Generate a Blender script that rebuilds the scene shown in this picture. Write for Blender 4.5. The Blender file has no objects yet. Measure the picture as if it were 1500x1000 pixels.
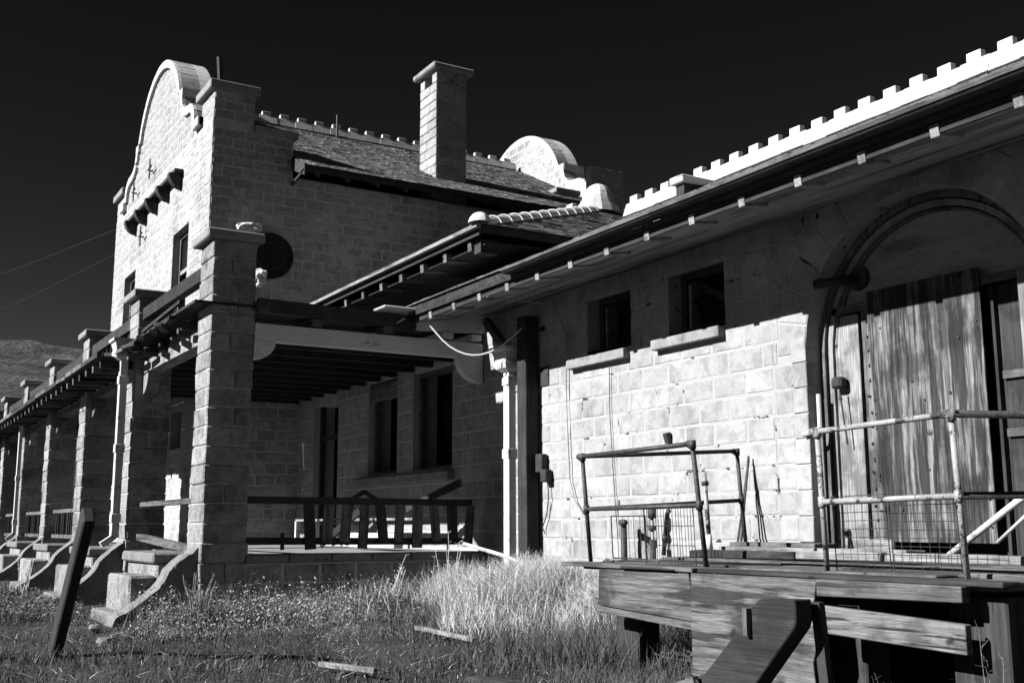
import bpy, bmesh, math, random
import numpy as np
from mathutils import Matrix, Vector
random.seed(7); np.random.seed(7)
R = math.radians
scene = bpy.context.scene
col = scene.collection
EYE = 1.07

# ------------------------------------------------------------------ camera, light, exposure
yaw, pitch, roll = R(30.9567), R(9.5299), R(-0.19493)
cd = bpy.data.cameras.new('camera'); cam = bpy.data.objects.new('camera', cd); col.objects.link(cam)
fwd = Vector((-math.cos(pitch)*math.cos(yaw), math.cos(pitch)*math.sin(yaw), math.sin(pitch)))
rt = fwd.cross(Vector((0, 0, 1))).normalized(); up = rt.cross(fwd)
r2 = math.cos(roll)*rt + math.sin(roll)*up; u2 = -math.sin(roll)*rt + math.cos(roll)*up
cam.matrix_world = Matrix((( r2.x, u2.x, -fwd.x, 0), (r2.y, u2.y, -fwd.y, 0), (r2.z, u2.z, -fwd.z, EYE), (0, 0, 0, 1)))
cd.sensor_width = 36; cd.lens = 36*1607.754/1500; cd.clip_end = 9000; cd.clip_start = 0.05
scene.camera = cam
w = bpy.data.worlds.new("World"); scene.world = w; w.use_nodes = True
nt = w.node_tree; nt.nodes.clear()
sky = nt.nodes.new('ShaderNodeTexSky'); sky.sky_type = 'NISHITA'; sky.sun_disc = False
SUND = Vector((.14, 1, -.615)).normalized()
sky.sun_elevation = math.asin(-SUND.z); sky.sun_rotation = math.atan2(-SUND.x, -SUND.y)
sky.altitude = 2500; sky.dust_density = 0.05; sky.air_density = 0.6; sky.ozone_density = 1.5
sep = nt.nodes.new('ShaderNodeSeparateColor'); nt.links.new(sky.outputs[0], sep.inputs[0])
m1 = nt.nodes.new('ShaderNodeMath'); m1.operation = 'MULTIPLY'; m1.inputs[1].default_value = 0.258   # deep red filter of black and white film
nt.links.new(sep.outputs[2], m1.inputs[0])
m2 = nt.nodes.new('ShaderNodeMath'); m2.operation = 'SUBTRACT'
nt.links.new(sep.outputs[0], m2.inputs[0]); nt.links.new(m1.outputs[0], m2.inputs[1])
m3 = nt.nodes.new('ShaderNodeMath'); m3.operation = 'MAXIMUM'; m3.inputs[1].default_value = 0.02
nt.links.new(m2.outputs[0], m3.inputs[0])
bg = nt.nodes.new('ShaderNodeBackground'); bg.inputs['Strength'].default_value = 0.05
nt.links.new(m3.outputs[0], bg.inputs[0])
wo = nt.nodes.new('ShaderNodeOutputWorld'); nt.links.new(bg.outputs[0], wo.inputs[0])
sl = bpy.data.lights.new('sun', 'SUN'); sl.energy = 5.0; sl.angle = R(0.5); sl.color = (1, 1, 1)
so = bpy.data.objects.new('sun', sl); col.objects.link(so); so.rotation_euler = SUND.to_track_quat('-Z', 'Y').to_euler(); so.location = (-5, -30, 30)
scene.view_settings.view_transform = 'Standard'; scene.view_settings.look = 'None'
scene.view_settings.gamma = 1; scene.view_settings.exposure = 1.66; scene.view_settings.use_curve_mapping = False

# ------------------------------------------------------------------ materials (all in shades of grey: black and white film)
def grey(v): return (v, v, v, 1)
def mat(name, lo, hi, scale=3.0, rough=.85, bump=.3, bscale=60, stretch=(1, 1, 1), rnd=0.0, dark=None, dscale=2.0, dedge=(.55, .7), bdist=.01, metal=0.0, spec=.3, fine=None, patch=None, knot=None):
    m = bpy.data.materials.new(name); m.use_nodes = True
    af = .52 if 'white' in name or 'painted' in name or 'straw' in name else .37; lo *= af; hi *= af
    n = m.node_tree.nodes; L = m.node_tree.links
    b = n['Principled BSDF']; b.inputs['Roughness'].default_value = rough; b.inputs['Metallic'].default_value = metal
    b.inputs['Specular IOR Level'].default_value = spec
    g = n.new('ShaderNodeNewGeometry')
    mp = n.new('ShaderNodeMapping'); mp.inputs['Scale'].default_value = stretch; L.new(g.outputs['Position'], mp.inputs['Vector'])
    no = n.new('ShaderNodeTexNoise'); no.inputs['Scale'].default_value = scale; no.inputs['Detail'].default_value = 6; no.inputs['Roughness'].default_value = .62
    L.new(mp.outputs[0], no.inputs['Vector'])
    cr = n.new('ShaderNodeValToRGB'); cr.color_ramp.elements[0].position = .32; cr.color_ramp.elements[0].color = grey(lo)
    cr.color_ramp.elements[1].position = .68; cr.color_ramp.elements[1].color = grey(hi)
    L.new(no.outputs[0], cr.inputs[0]); out = cr.outputs[0]
    def mul(a, val_socket):
        x = n.new('ShaderNodeMix'); x.data_type = 'RGBA'; x.blend_type = 'MULTIPLY'; x.inputs[0].default_value = 1
        L.new(a, x.inputs[6]); L.new(val_socket, x.inputs[7]); return x.outputs[2]
    if fine:
        f = n.new('ShaderNodeTexNoise'); f.inputs['Scale'].default_value = fine[0]; f.inputs['Detail'].default_value = 5; f.inputs['Roughness'].default_value = .7
        L.new(mp.outputs[0], f.inputs['Vector'])
        fr = n.new('ShaderNodeMapRange'); fr.inputs[1].default_value = .3; fr.inputs[2].default_value = .7; fr.inputs[3].default_value = fine[1]; fr.inputs[4].default_value = fine[2]
        L.new(f.outputs[0], fr.inputs[0]); out = mul(out, fr.outputs[0])
    if patch:
        f = n.new('ShaderNodeTexNoise'); f.inputs['Scale'].default_value = patch[0]; f.inputs['Detail'].default_value = 4; f.inputs['Roughness'].default_value = .6
        L.new(g.outputs['Position'], f.inputs['Vector'])
        fr = n.new('ShaderNodeMapRange'); fr.interpolation_type = 'SMOOTHSTEP'; fr.inputs[1].default_value = .46; fr.inputs[2].default_value = .62; fr.inputs[3].default_value = 1.1; fr.inputs[4].default_value = patch[1]
        L.new(f.outputs[0], fr.inputs[0]); out = mul(out, fr.outputs[0])
    if knot:
        ns = n.new('ShaderNodeTexNoise'); ns.inputs['Scale'].default_value = 14; L.new(g.outputs['Position'], ns.inputs['Vector'])
        va = n.new('ShaderNodeVectorMath'); va.operation = 'MULTIPLY_ADD'; va.inputs[1].default_value = (.05, .05, .05); L.new(ns.outputs['Color'], va.inputs[0]); L.new(g.outputs['Position'], va.inputs[2])
        vo = n.new('ShaderNodeTexVoronoi'); vo.inputs['Scale'].default_value = knot; L.new(va.outputs[0], vo.inputs['Vector'])
        fr = n.new('ShaderNodeMapRange'); fr.interpolation_type = 'SMOOTHSTEP'; fr.inputs[1].default_value = .04; fr.inputs[2].default_value = .10; fr.inputs[3].default_value = .12; fr.inputs[4].default_value = 1
        L.new(vo.outputs['Distance'], fr.inputs[0]); out = mul(out, fr.outputs[0])
    if rnd:
        oi = n.new('ShaderNodeObjectInfo'); mr = n.new('ShaderNodeMapRange'); mr.inputs[3].default_value = 1-rnd; mr.inputs[4].default_value = 1+rnd*.6
        L.new(oi.outputs['Random'], mr.inputs[0]); out = mul(out, mr.outputs[0])
    if dark:
        d = n.new('ShaderNodeTexNoise'); d.inputs['Scale'].default_value = dscale; d.inputs['Detail'].default_value = 8; d.inputs['Roughness'].default_value = .65
        mp2 = n.new('ShaderNodeMapping'); mp2.inputs['Location'].default_value = (13, 7, 3); mp2.inputs['Scale'].default_value = stretch
        L.new(g.outputs['Position'], mp2.inputs['Vector']); L.new(mp2.outputs[0], d.inputs['Vector'])
        dr = n.new('ShaderNodeMapRange'); dr.interpolation_type = 'SMOOTHSTEP'
        dr.inputs[1].default_value = dedge[0]; dr.inputs[2].default_value = dedge[1]; dr.inputs[3].default_value = 1; dr.inputs[4].default_value = dark
        L.new(d.outputs[0], dr.inputs[0]); out = mul(out, dr.outputs[0])
    L.new(out, b.inputs['Base Color'])
    if bump:
        bn = n.new('ShaderNodeTexNoise'); bn.inputs['Scale'].default_value = bscale; bn.inputs['Detail'].default_value = 6; bn.inputs['Roughness'].default_value = .6
        L.new(mp.outputs[0], bn.inputs['Vector'])
        bp = n.new('ShaderNodeBump'); bp.inputs['Strength'].default_value = bump; bp.inputs['Distance'].default_value = bdist
        L.new(bn.outputs[0], bp.inputs['Height']); L.new(bp.outputs[0], b.inputs['Normal'])
    return m
def wood(name, lo, hi, axis, knots=.35, dk=(.56, .62), rough=.85, g=40, rnd=.15, bump=.5):
    st = [g, g, g]; st['xyz'.index(axis)] = g*(.03 if 'ply' not in name else .06)
    s = tuple(x/10 for x in st)
    return mat(name, lo, hi, scale=9, rough=rough, bump=bump, bscale=22, stretch=s, rnd=rnd, dark=knots, dscale=4.2, dedge=dk, bdist=.006, fine=(38, .3, 1.3), patch=(2.0, .34) if 'ply' in name else (4, .6), knot=2.3 if 'ply' in name else 3.2)
MT = {}
MT['block'] = mat('concrete_block', .46, .62, 2.2, bump=.4, bscale=42, rnd=.13, dark=.7, dscale=1.2, dedge=(.52, .68), bdist=.012, fine=(22, .84, 1.06), patch=(6, .86))
MT['gable_block'] = mat('gable_block', .52, .7, 1.4, bump=.8, bscale=26, rnd=.18, dark=.62, dscale=.9, dedge=(.52, .68), bdist=.02, fine=(16, .76, 1.1), patch=(7, .84))
MT['pillar_block'] = mat('pillar_block', .42, .6, 2.5, bump=1.0, bscale=30, rnd=.2, dark=.5, dscale=1.6, dedge=(.5, .66), bdist=.03, fine=(22, .74, 1.1), patch=(8, .82))
MT['mortar'] = mat('mortar', .7, .9, 6, bump=.6, bscale=60, fine=(30, .7, 1.1))
MT['mortar_cracked'] = mat('cracked_mortar', .5, .64, 6, bump=.6, bscale=60, dark=.08, dscale=4.5, dedge=(.605, .62))
MT['concrete'] = mat('cast_concrete', .34, .5, 5, bump=.5, bscale=50, dark=.55, dscale=3, fine=(30, .8, 1.08))
MT['stucco'] = mat('scroll_concrete', .26, .42, 4, bump=.8, bscale=40, dark=.5, dscale=4, bdist=.02, fine=(25, .7, 1.1))
MT['shingle'] = mat('weathered_shingle', .16, .42, 1.8, bump=.6, bscale=30, stretch=(1, 1, 2), dark=.5, dscale=2.6, fine=(14, .6, 1.2))
MT['whitetile'] = mat('painted_ridge_tile', .66, .82, 2, rough=.5, bump=.25, dark=.5, dscale=5, dedge=(.56, .68), fine=(24, .82, 1.05))
MT['whitepaint'] = mat('old_white_paint', .6, .76, 4, rough=.5, bump=.2, dark=.45, dscale=6, dedge=(.58, .66))
MT['soffit_x'] = mat('stained_soffit_board', .3, .8, 3, bump=.4, bscale=40, stretch=(.25, 3, 3), dark=.35, dscale=1.6, dedge=(.48, .6), fine=(20, .5, 1.2))
MT['char_x'] = wood('charred_old_timber', .015, .07, 'x', g=60)
MT['char_z'] = wood('charred_old_post', .015, .07, 'z', g=60)
MT['grey_x'] = wood('cracked_grey_plank', .16, .40, 'x', knots=.12, dk=(.56, .585), g=90)
MT['whitewood_y'] = mat('peeling_white_painted_wood', .85, 1.0, 6, rough=.6, bump=.4, bscale=60, stretch=(1, .3, 1), dark=.3, dscale=5, dedge=(.6, .68), fine=(30, .8, 1.05))
for a in 'xyz':
    MT['dark_'+a] = wood('dark_timber_'+a, .03, .09, a)
    MT['mid_'+a] = wood('grey_timber_'+a, .14, .32, a)
    MT['pale_'+a] = wood('pale_timber_'+a, .38, .6, a, knots=.3, dk=(.6, .68))
MT['ply_z'] = wood('weathered_plywood_z', .02, .5, 'z', knots=.18, dk=(.47, .54), g=30)
MT['ply_x'] = wood('weathered_plywood_x', .04, .34, 'x', knots=.22, dk=(.53, .58), g=28)
MT['tymp'] = mat('tympanum_board', .42, .6, 4, bump=.4, bscale=30, stretch=(.5, 1, 2), dark=.5, dscale=2.2, fine=(30, .7, 1.1))
MT['rust'] = mat('rusted_iron', .02, .07, 14, rough=.7, bump=.3, dark=.4, dscale=12)
MT['rustpale'] = mat('peeling_pale_pipe', .35, .62, 8, rough=.6, bump=.3, bscale=90, dark=.16, dscale=14, dedge=(.52, .58))
MT['darkpipe'] = mat('peeling_dark_pipe', .025, .06, 10, rough=.6, bump=.3, bscale=90, fine=(40, .5, 2.2))
MT['wire'] = mat('galvanised_wire', .25, .4, 8, rough=.5, bump=0)
MT['meshwire'] = mat('rusty_mesh_wire', .03, .07, 8, rough=.6, bump=0)
MT['black'] = mat('soot_black', .01, .02, 3, bump=0)  # soot colour; also the shade of openings and gaps as flat black
MT['tar'] = mat('tarred_board', .012, .05, 8, rough=.5, bump=.6, bscale=30, fine=(50, .4, 2.4))
MT['glass'] = mat('dusty_glass', .015, .03, 2, rough=.15, bump=0, spec=.5)
MT['soil'] = mat('dry_soil', .025, .09, 1.6, rough=.95, bump=.9, bscale=18, bdist=.04, dark=.45, dscale=.8, fine=(40, .4, 1.5))
MT['hill'] = mat('rocky_desert_hill', .015, .12, .12, rough=.95, bump=.9, bscale=.35, bdist=3, dark=.3, dscale=.05, dedge=(.45, .6), fine=(.8, .35, 1.7))
def plantmat(name, lo, hi):
    return mat(name, lo, hi, 9, rough=.7, bump=0, fine=(25, .5, 1.4))
MT['straw'] = plantmat('dry_straw', .5, .8)
MT['straw2'] = plantmat('grey_dry_grass', .07, .2)
MT['turf'] = plantmat('dark_low_grass', .015, .07)
MT['leaf'] = plantmat('dusty_leaves', .14, .38)
MT['leaf2'] = plantmat('pale_dusty_leaves', .4, .8)  # sun on the dusty leaves put into their colour as a paler tone
MT['twig'] = plantmat('bare_twigs', .22, .42)

# ------------------------------------------------------------------ mesh helpers
class MB:
    def __init__(s): s.v = []; s.f = []
    def add(s, vs, fs):
        o = len(s.v); s.v += [tuple(p) for p in vs]; s.f += [tuple(i+o for i in f) for f in fs]; return s
    def box(s, x0, x1, y0, y1, z0, z1):
        x0, x1 = sorted((x0, x1)); y0, y1 = sorted((y0, y1)); z0, z1 = sorted((z0, z1))
        return s.add([(x0,y0,z0),(x1,y0,z0),(x1,y1,z0),(x0,y1,z0),(x0,y0,z1),(x1,y0,z1),(x1,y1,z1),(x0,y1,z1)],
                     [(0,3,2,1),(4,5,6,7),(0,1,5,4),(1,2,6,5),(2,3,7,6),(3,0,4,7)])
    def bar(s, a, b, wd, ht, upv=(0, 0, 1)):      # rectangular timber from a to b
        a = Vector(a); b = Vector(b); d = (b-a).normalized(); side = d.cross(Vector(upv))
        if side.length < 1e-4: side = d.cross(Vector((1, 0, 0)))
        side.normalize(); u = side.cross(d).normalized()
        vs = []
        for p in (a, b):
            for i, j in ((-1,-1),(1,-1),(1,1),(-1,1)): vs.append(p + side*(i*wd/2) + u*(j*ht/2))
        return s.add(vs, [(3,2,1,0),(4,5,6,7),(0,1,5,4),(1,2,6,5),(2,3,7,6),(3,0,4,7)])
    def tube(s, pts, r, n=6, r1=None, caps=True):
        pts = [Vector(p) for p in pts]; o = len(s.v); k = len(pts); ref = None
        for i, p in enumerate(pts):
            d = (pts[min(i+1, k-1)] - pts[max(i-1, 0)]).normalized()
            if ref is None:
                ref = Vector((0, 0, 1)) if abs(d.z) < .9 else Vector((1, 0, 0))
            side = d.cross(ref).normalized(); u = side.cross(d)
            rr = r if r1 is None else r + (r1-r)*i/(k-1)
            for j in range(n):
                a = 2*math.pi*j/n; s.v.append(tuple(p + side*math.cos(a)*rr + u*math.sin(a)*rr))
        for i in range(k-1):
            for j in range(n):
                a = o+i*n+j; b2 = o+i*n+(j+1) % n; s.f.append((a, b2, b2+n, a+n))
        if caps: s.f.append(tuple(o+j for j in range(n))[::-1]); s.f.append(tuple(o+(k-1)*n+j for j in range(n)))
        return s
    def prism(s, prof, axis, a0, a1):              # prof: 2D outline, extruded along axis from a0 to a1
        k = len(prof); o = len(s.v)
        for a in (a0, a1):
            for (p, q) in prof:
                s.v.append((a, p, q) if axis == 'x' else (p, a, q) if axis == 'y' else (p, q, a))
        s.f.append(tuple(range(o, o+k))); s.f.append(tuple(range(o+k, o+2*k))[::-1])
        for i in range(k):
            j = (i+1) % k; s.f.append((o+i, o+k+i, o+k+j, o+j))
        return s
    def build(s, name, m, parent=None, smooth=False, fix=True, bevel=0):
        me = bpy.data.meshes.new(name); me.from_pydata(s.v, [], s.f); me.update()
        if fix or bevel:
            bm = bmesh.new(); bm.from_mesh(me)
            bmesh.ops.recalc_face_normals(bm, faces=bm.faces)
            if bevel: bmesh.ops.bevel(bm, geom=list(bm.edges), offset=bevel, segments=1, affect='EDGES', clamp_overlap=True)
            bm.to_mesh(me); bm.free()
        if smooth:
            for p in me.polygons: p.use_smooth = True
        me.materials.append(m if not isinstance(m, str) else MT[m])
        o = bpy.data.objects.new(name, me); col.objects.link(o)
        if parent is not None: setp(o, parent)
        return o
def world_of(o):
    m = o.matrix_basis.copy()
    while o.parent: m = o.parent.matrix_basis @ o.matrix_parent_inverse @ m; o = o.parent
    return m
def setp(o, parent):
    o.parent = parent
    m = Matrix.Identity(4); p = parent; chain = []
    while p: chain.append(p); p = p.parent
    for p in reversed(chain): m = m @ (p.matrix_parent_inverse if p.parent else Matrix.Identity(4)) @ p.matrix_basis
    o.matrix_parent_inverse = m.inverted()
def tag(o, label=None, cat=None, group=None, kind=None):
    if label: o['label'] = label
    if cat: o['category'] = cat
    if group: o['group'] = group
    if kind: o['kind'] = kind
    return o
def thing(name, label, cat, loc=(0, 0, 0), group=None):
    o = bpy.data.objects.new(name, None); o.empty_display_size = .2; o.location = loc; col.objects.link(o)
    return tag(o, label, cat, group)
def copy_tree(root, off, label=None, group=None):
    def cp(o, parent):
        c = o.copy(); col.objects.link(c); c.parent = parent
        for ch in o.children: cp(ch, c)
        return c
    c = cp(root, None); c.location = root.location + Vector(off)
    if label: c['label'] = label
    if group: c['group'] = group
    return c
J = random.uniform

# block meshes: one rough-faced unit block, six variants per material
def block_mesh(m, seed, rough=.006, d=.011):
    rs = random.Random(seed); us = [-.5, -.44, -.1, .2, .45, .5]; zs = [-.5, -.41, 0, .42, .5]
    v = []; f = []
    for j, z in enumerate(zs):
        for i, u in enumerate(us):
            e = (i in (0, 5)) or (j in (0, 4))
            uu = u + (rs.uniform(-.006, .006)); zz = z + rs.uniform(-.014, .014)
            v.append((uu, -.004 + rs.uniform(-.003, .002) if e else d + rs.uniform(-rough, rough), zz))
    for j in range(4):
        for i in range(5):
            a = j*6+i; f.append((a, a+6, a+7, a+1))
    o = len(v); v += [(-.5, -.03, -.5), (.5, -.03, -.5), (.5, -.03, .5), (-.5, -.03, .5)]
    f.append(tuple([o, o+1] + [5, 4, 3, 2, 1, 0])); f.append(tuple([o+2, o+3] + [24, 25, 26, 27, 28, 29]))
    f.append(tuple([o+3, o] + [0, 6, 12, 18, 24])); f.append(tuple([o+1, o+2] + [29, 23, 17, 11, 5]))
    me = bpy.data.meshes.new('block'); me.from_pydata(v, [], f); bm = bmesh.new(); bm.from_mesh(me); bmesh.ops.recalc_face_normals(bm, faces=bm.faces); bm.to_mesh(me); bm.free()
    me.materials.append(MT[m]); return me
BLK = {k: [block_mesh(k, s, .0025 if k == 'block' else .006, .0045 if k == 'block' else .006) for s in range(8)] for k in ('block', 'gable_block', 'pillar_block')}
REG = {}
ROT = {'front': math.pi, 'right': -math.pi/2, 'back': 0, 'left': math.pi/2}
def lay(th, part, face, plane, a0, a1, z0, z1, h, L, m='block', holes=(), arch=None, off=0.0, joint=.010, jamb=None):
    """rows of blocks on one wall face. a runs along X (front/back) or Y (left/right)"""
    n = max(1, round((z1-z0)/h)); hh = (z1-z0)/n
    for r in range(n):
        za = z0+r*hh; zb = za+hh; zm = (za+zb)/2
        free = [(a0, a1)]
        cuts = [(q[0], q[1]) for q in holes if min(zb, q[3])-max(za, q[2]) > .35*hh]
        if arch:
            cx, cz, rr = arch
            if zm < cz: cuts.append((cx-(jamb or rr), cx+(jamb or rr)))
            elif zm < cz+rr: d = math.sqrt(rr*rr-(zm-cz)**2); cuts.append((cx-d-.02, cx+d+.02))
        for c0, c1 in cuts:
            nf = []
            for f0, f1 in free:
                if c1 <= f0 or c0 >= f1: nf.append((f0, f1)); continue
                if c0-f0 > .05: nf.append((f0, c0))
                if f1-c1 > .05: nf.append((c1, f1))
            free = nf
        joints = []
        x = a0 - L + (L*.5 if r % 2 else 0) + off
        while x < a1+L: joints.append(x + J(-.02, .02)); x += L
        for f0, f1 in free:
            js = [f0] + [j for j in joints if f0+.12 < j < f1-.12] + [f1]
            for p, q in zip(js, js[1:]):
                jt = random.choice((.014, .018, .024)) if m != 'block' else random.choice((.004, .006, .007, .011)); c = (p+q)/2; ln = q-p-jt
                loc = (c, plane, zm) if face in ('front', 'back') else (plane, c, zm)
                REG.setdefault(th, []).append((part, loc, ROT[face], ln, hh-(random.choice((.014, .018, .022)) if m != 'block' else random.choice((.004, .006, .009))), m))
def finish_blocks():
    k = 1607.0
    inv = cam.matrix_world.inverted()
    for th, lst in REG.items():
        sc = []
        for it in lst:
            p = inv @ Vector(it[1]); d = -p.z
            if d <= 0: sc.append(-1); continue
            x, y = p.x/d*k, p.y/d*k
            vis = abs(x) < 790 and abs(y) < 540
            fr = Vector((0, 0, EYE)) - Vector(it[1]); nr = Vector((-math.sin(it[2]), math.cos(it[2]), 0))
            face = nr.dot(fr.normalized())
            sc.append(it[3]*it[4]/(d*d)*max(face, 0) if vis else -1)
        order = sorted(range(len(lst)), key=lambda i: -sc[i])
        left = {}
        for n_, i in enumerate(order):
            part, loc, rot, ln, h, m = lst[i]
            if n_ < 298 and sc[i] > 0:
                o = bpy.data.objects.new('block', BLK[m][random.randrange(8)]); col.objects.link(o)
                o.location = loc; o.rotation_euler = (0, J(-.006, .006), rot + J(-.006, .006)); o.scale = (ln, 1 + J(-.3, .5), h); setp(o, part)
            else: left.setdefault((part.name, m), []).append((loc, rot, ln, h))
        for (pn, m), items in left.items():
            mb = MB()
            for loc, rot, ln, h in items:
                me = BLK[m][random.randrange(8)]; c, s = math.cos(rot), math.sin(rot)
                vs = [(loc[0]+v.co.x*ln*c-v.co.y*s, loc[1]+v.co.x*ln*s+v.co.y*c, loc[2]+v.co.z*h) for v in me.vertices]
                mb.add(vs, [tuple(p.vertices) for p in me.polygons])
            o = mb.build('block_courses', m, bpy.data.objects[pn], fix=False); o['kind'] = 'stuff'
def wallcells(mb, face, y0, y1, a0, a1, z0, z1, holes=()):
    """wall slab y0..y1 thick with rectangular holes"""
    A = sorted({a0, a1, *[q for h_ in holes for q in h_[:2] if a0 < q < a1]}); Z = sorted({z0, z1, *[q for h_ in holes for q in h_[2:4] if z0 < q < z1]})
    na, nz = len(A)-1, len(Z)-1
    def solid(i, j):
        if not (0 <= i < na and 0 <= j < nz): return False
        am, zm = (A[i]+A[i+1])/2, (Z[j]+Z[j+1])/2
        return not any(h_[0] < am < h_[1] and h_[2] < zm < h_[3] for h_ in holes)
    def P(a, y, z): return (a, y, z) if face in ('front', 'back') else (y, a, z)
    for i in range(na):
        for j in range(nz):
            if not solid(i, j): continue
            a, b, c, d = A[i], A[i+1], Z[j], Z[j+1]
            mb.add([P(a,y0,c),P(b,y0,c),P(b,y0,d),P(a,y0,d)], [(0,1,2,3)]); mb.add([P(a,y1,c),P(b,y1,c),P(b,y1,d),P(a,y1,d)], [(3,2,1,0)])
            if not solid(i-1, j): mb.add([P(a,y0,c),P(a,y1,c),P(a,y1,d),P(a,y0,d)], [(0,1,2,3)])
            if not solid(i+1, j): mb.add([P(b,y0,c),P(b,y1,c),P(b,y1,d),P(b,y0,d)], [(0,1,2,3)])
            if not solid(i, j-1): mb.add([P(a,y0,c),P(b,y0,c),P(b,y1,c),P(a,y1,c)], [(0,1,2,3)])
            if not solid(i, j+1): mb.add([P(a,y0,d),P(b,y0,d),P(b,y1,d),P(a,y1,d)], [(0,1,2,3)])
    bm = bmesh.new(); me = bpy.data.meshes.new('t'); me.from_pydata(mb.v, [], mb.f); bm.from_mesh(me)
    bmesh.ops.remove_doubles(bm, verts=bm.verts, dist=1e-5); bmesh.ops.recalc_face_normals(bm, faces=bm.faces)
    bm.verts.index_update(); mb.v = [tuple(v.co) for v in bm.verts]; mb.f = [tuple(v.index for v in f.verts) for f in bm.faces]; bm.free()
    return mb
def uneven_box(x0, x1, y0, y1, z0, z1, name, m, parent, j=.006, bev=.012):
    mb = MB().box(x0, x1, y0, y1, z0, z1)
    mb.v = [(x+J(-j, j), y+J(-j, j), z+J(-j/2, j/2)) for x, y, z in mb.v]
    return mb.build(name, m, parent, bevel=bev)
def shingles(p0, p1, q0, q1, parent, expo=.14, wmin=.1, wmax=.24, th=.014, name='shingle_courses'):
    """p0-p1 the eave edge, q0-q1 the upper edge"""
    p0, p1, q0, q1 = map(Vector, (p0, p1, q0, q1)); nrm = (p1-p0).cross(q0-p0).normalized()
    if nrm.z < 0: nrm = -nrm
    n = int(((q0-p0).length+(q1-p1).length)/2/expo)
    mb = MB()
    for r in range(n):
        t0, t1 = r/n, min(1, (r+1.25)/n)
        a, b = p0.lerp(q0, t0), p1.lerp(q1, t0); c, d = p0.lerp(q0, t1), p1.lerp(q1, t1)
        ln = (b-a).length; x = -J(0, wmax)
        if ln < .05: continue
        while x < ln:
            wd = J(wmin, wmax); s0, s1 = max(0, x+.004)/ln, min(ln, x+wd-.004)/ln; x += wd
            if s1-s0 < .02/ln: continue
            k = J(-.25, .15)/n
            lift = th*J(.7, 1.5)
            A_ = a.lerp(b, s0) + (c-a)*k; B_ = a.lerp(b, s1) + (d-b)*k; C_ = c.lerp(d, s0); D_ = c.lerp(d, s1)
            mb.add([A_+nrm*lift, B_+nrm*lift*J(.8, 1.2), D_+nrm*.003, C_+nrm*.003, A_+nrm*.0, B_+nrm*.0], [(0,1,2,3),(4,5,1,0),(4,0,3),(1,5,2)])
    o = mb.build(name, 'shingle', parent, fix=False); o['kind'] = 'stuff'; return o

# ------------------------------------------------------------------ setting: ground and hill
def gz(x, y): return .03*math.sin(x*1.3+y*.7)+.02*math.sin(x*2.9-y*2.1)+.015*math.sin(5.1*y+x)
def grid_coords(lo, hi, c0, c1, fine):
    a = list(np.arange(c0, c1, fine)); s = fine; x = c0; pre = []
    while x > lo: s *= 1.3; x -= s; pre.append(x)
    s = fine; x = c1; post = [c1]
    while x < hi: s *= 1.3; x += s; post.append(x)
    return pre[::-1] + a + post
gx = grid_coords(-4000, 4000, -24, 4, .22); gy = grid_coords(-4000, 4000, -2, 9, .22)
v = []; f = []
for y in gy:
    for x in gx:
        near = max(0, 1-max(0, abs(x+10)-16)/10)*max(0, 1-max(0, abs(y-3)-8)/8)
        v.append((x, y, gz(x, y)*near - (0 if near else 0)))
nx = len(gx)
for j in range(len(gy)-1):
    for i in range(nx-1): a = j*nx+i; f.append((a, a+1, a+1+nx, a+nx))
mb = MB(); mb.v = v; mb.f = f; g = mb.build('ground', 'soil', fix=False, smooth=True); tag(g, 'dry stony ground with dark low weeds around the depot', kind='structure')
# hill range to the west
def fbm(x, y):
    s = 0; a = 1
    for k in range(5):
        s += a*math.sin(x*.011*2**k+1.7*k+math.sin(y*.013*2**k+k))*math.cos(y*.012*2**k-2.1*k); a *= .5
    return s
mb = MB(); hx = np.linspace(-760, -150, 90); hy = np.linspace(-420, 700, 150)
for y in hy:
    for x in hx:
        t = (-150-x)/610; prof = min(1, max(0, t)/.38)**.8*math.exp(-max(0, t-.55)*1.2) if t > 0 else 0
        side = min(1, (y+420)/200, (700-y)/200); side = max(0, side)
        z = prof*side*(60+1.2*fbm(x*.7, y*.7+40)+1.6*fbm(x*5, y*5)+J(-.7, .7)) - .6
        mb.v.append((x, y, z))
n_ = len(hx)
for j in range(len(hy)-1):
    for i in range(n_-1): a = j*n_+i; mb.f.append((a, a+1, a+1+n_, a+n_))
hill = mb.build('hill', 'hill', fix=False); tag(hill, 'rocky desert hillside behind the left end of the arcade', kind='structure')

# ------------------------------------------------------------------ two-storey gabled building
XR, XL, YG, YB = -19.783, -28.5, 5.32, 15.0; XC = (XR+XL)/2
FZ = .78   # porch floor level
bld = thing('gabled_depot_building', 'two storey concrete block depot building with curved mission gable and square chimney', 'building', (XC, 10, 0))
def gable_profile(zoff=0, inset=0):
    h = [(0, 11.33)]
    R_, cz = 2.06, 9.27
    a = math.acos((10.05-cz)/R_)
    pts = [(R_*math.sin(a*i/14), cz+R_*math.cos(a*i/14)) for i in range(15)]
    pts += [(2.12, 10.05), (2.14, 9.82), (2.2, 9.66), (2.34, 9.54), (2.55, 9.49), (2.8, 9.47), (2.98, 9.40), (3.12, 9.26), (3.19, 9.1), (3.2, 8.94), (3.58, 8.94)]
    return pts
gp = gable_profile()
wh = [(-22.45, -21.22, 5.15, 7.0), (-27.1, -25.9, 5.15, 7.0), (-21.95, -21.1, 2.55, 3.3), (-25.4, -24.2, FZ, 3.2)]
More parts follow.
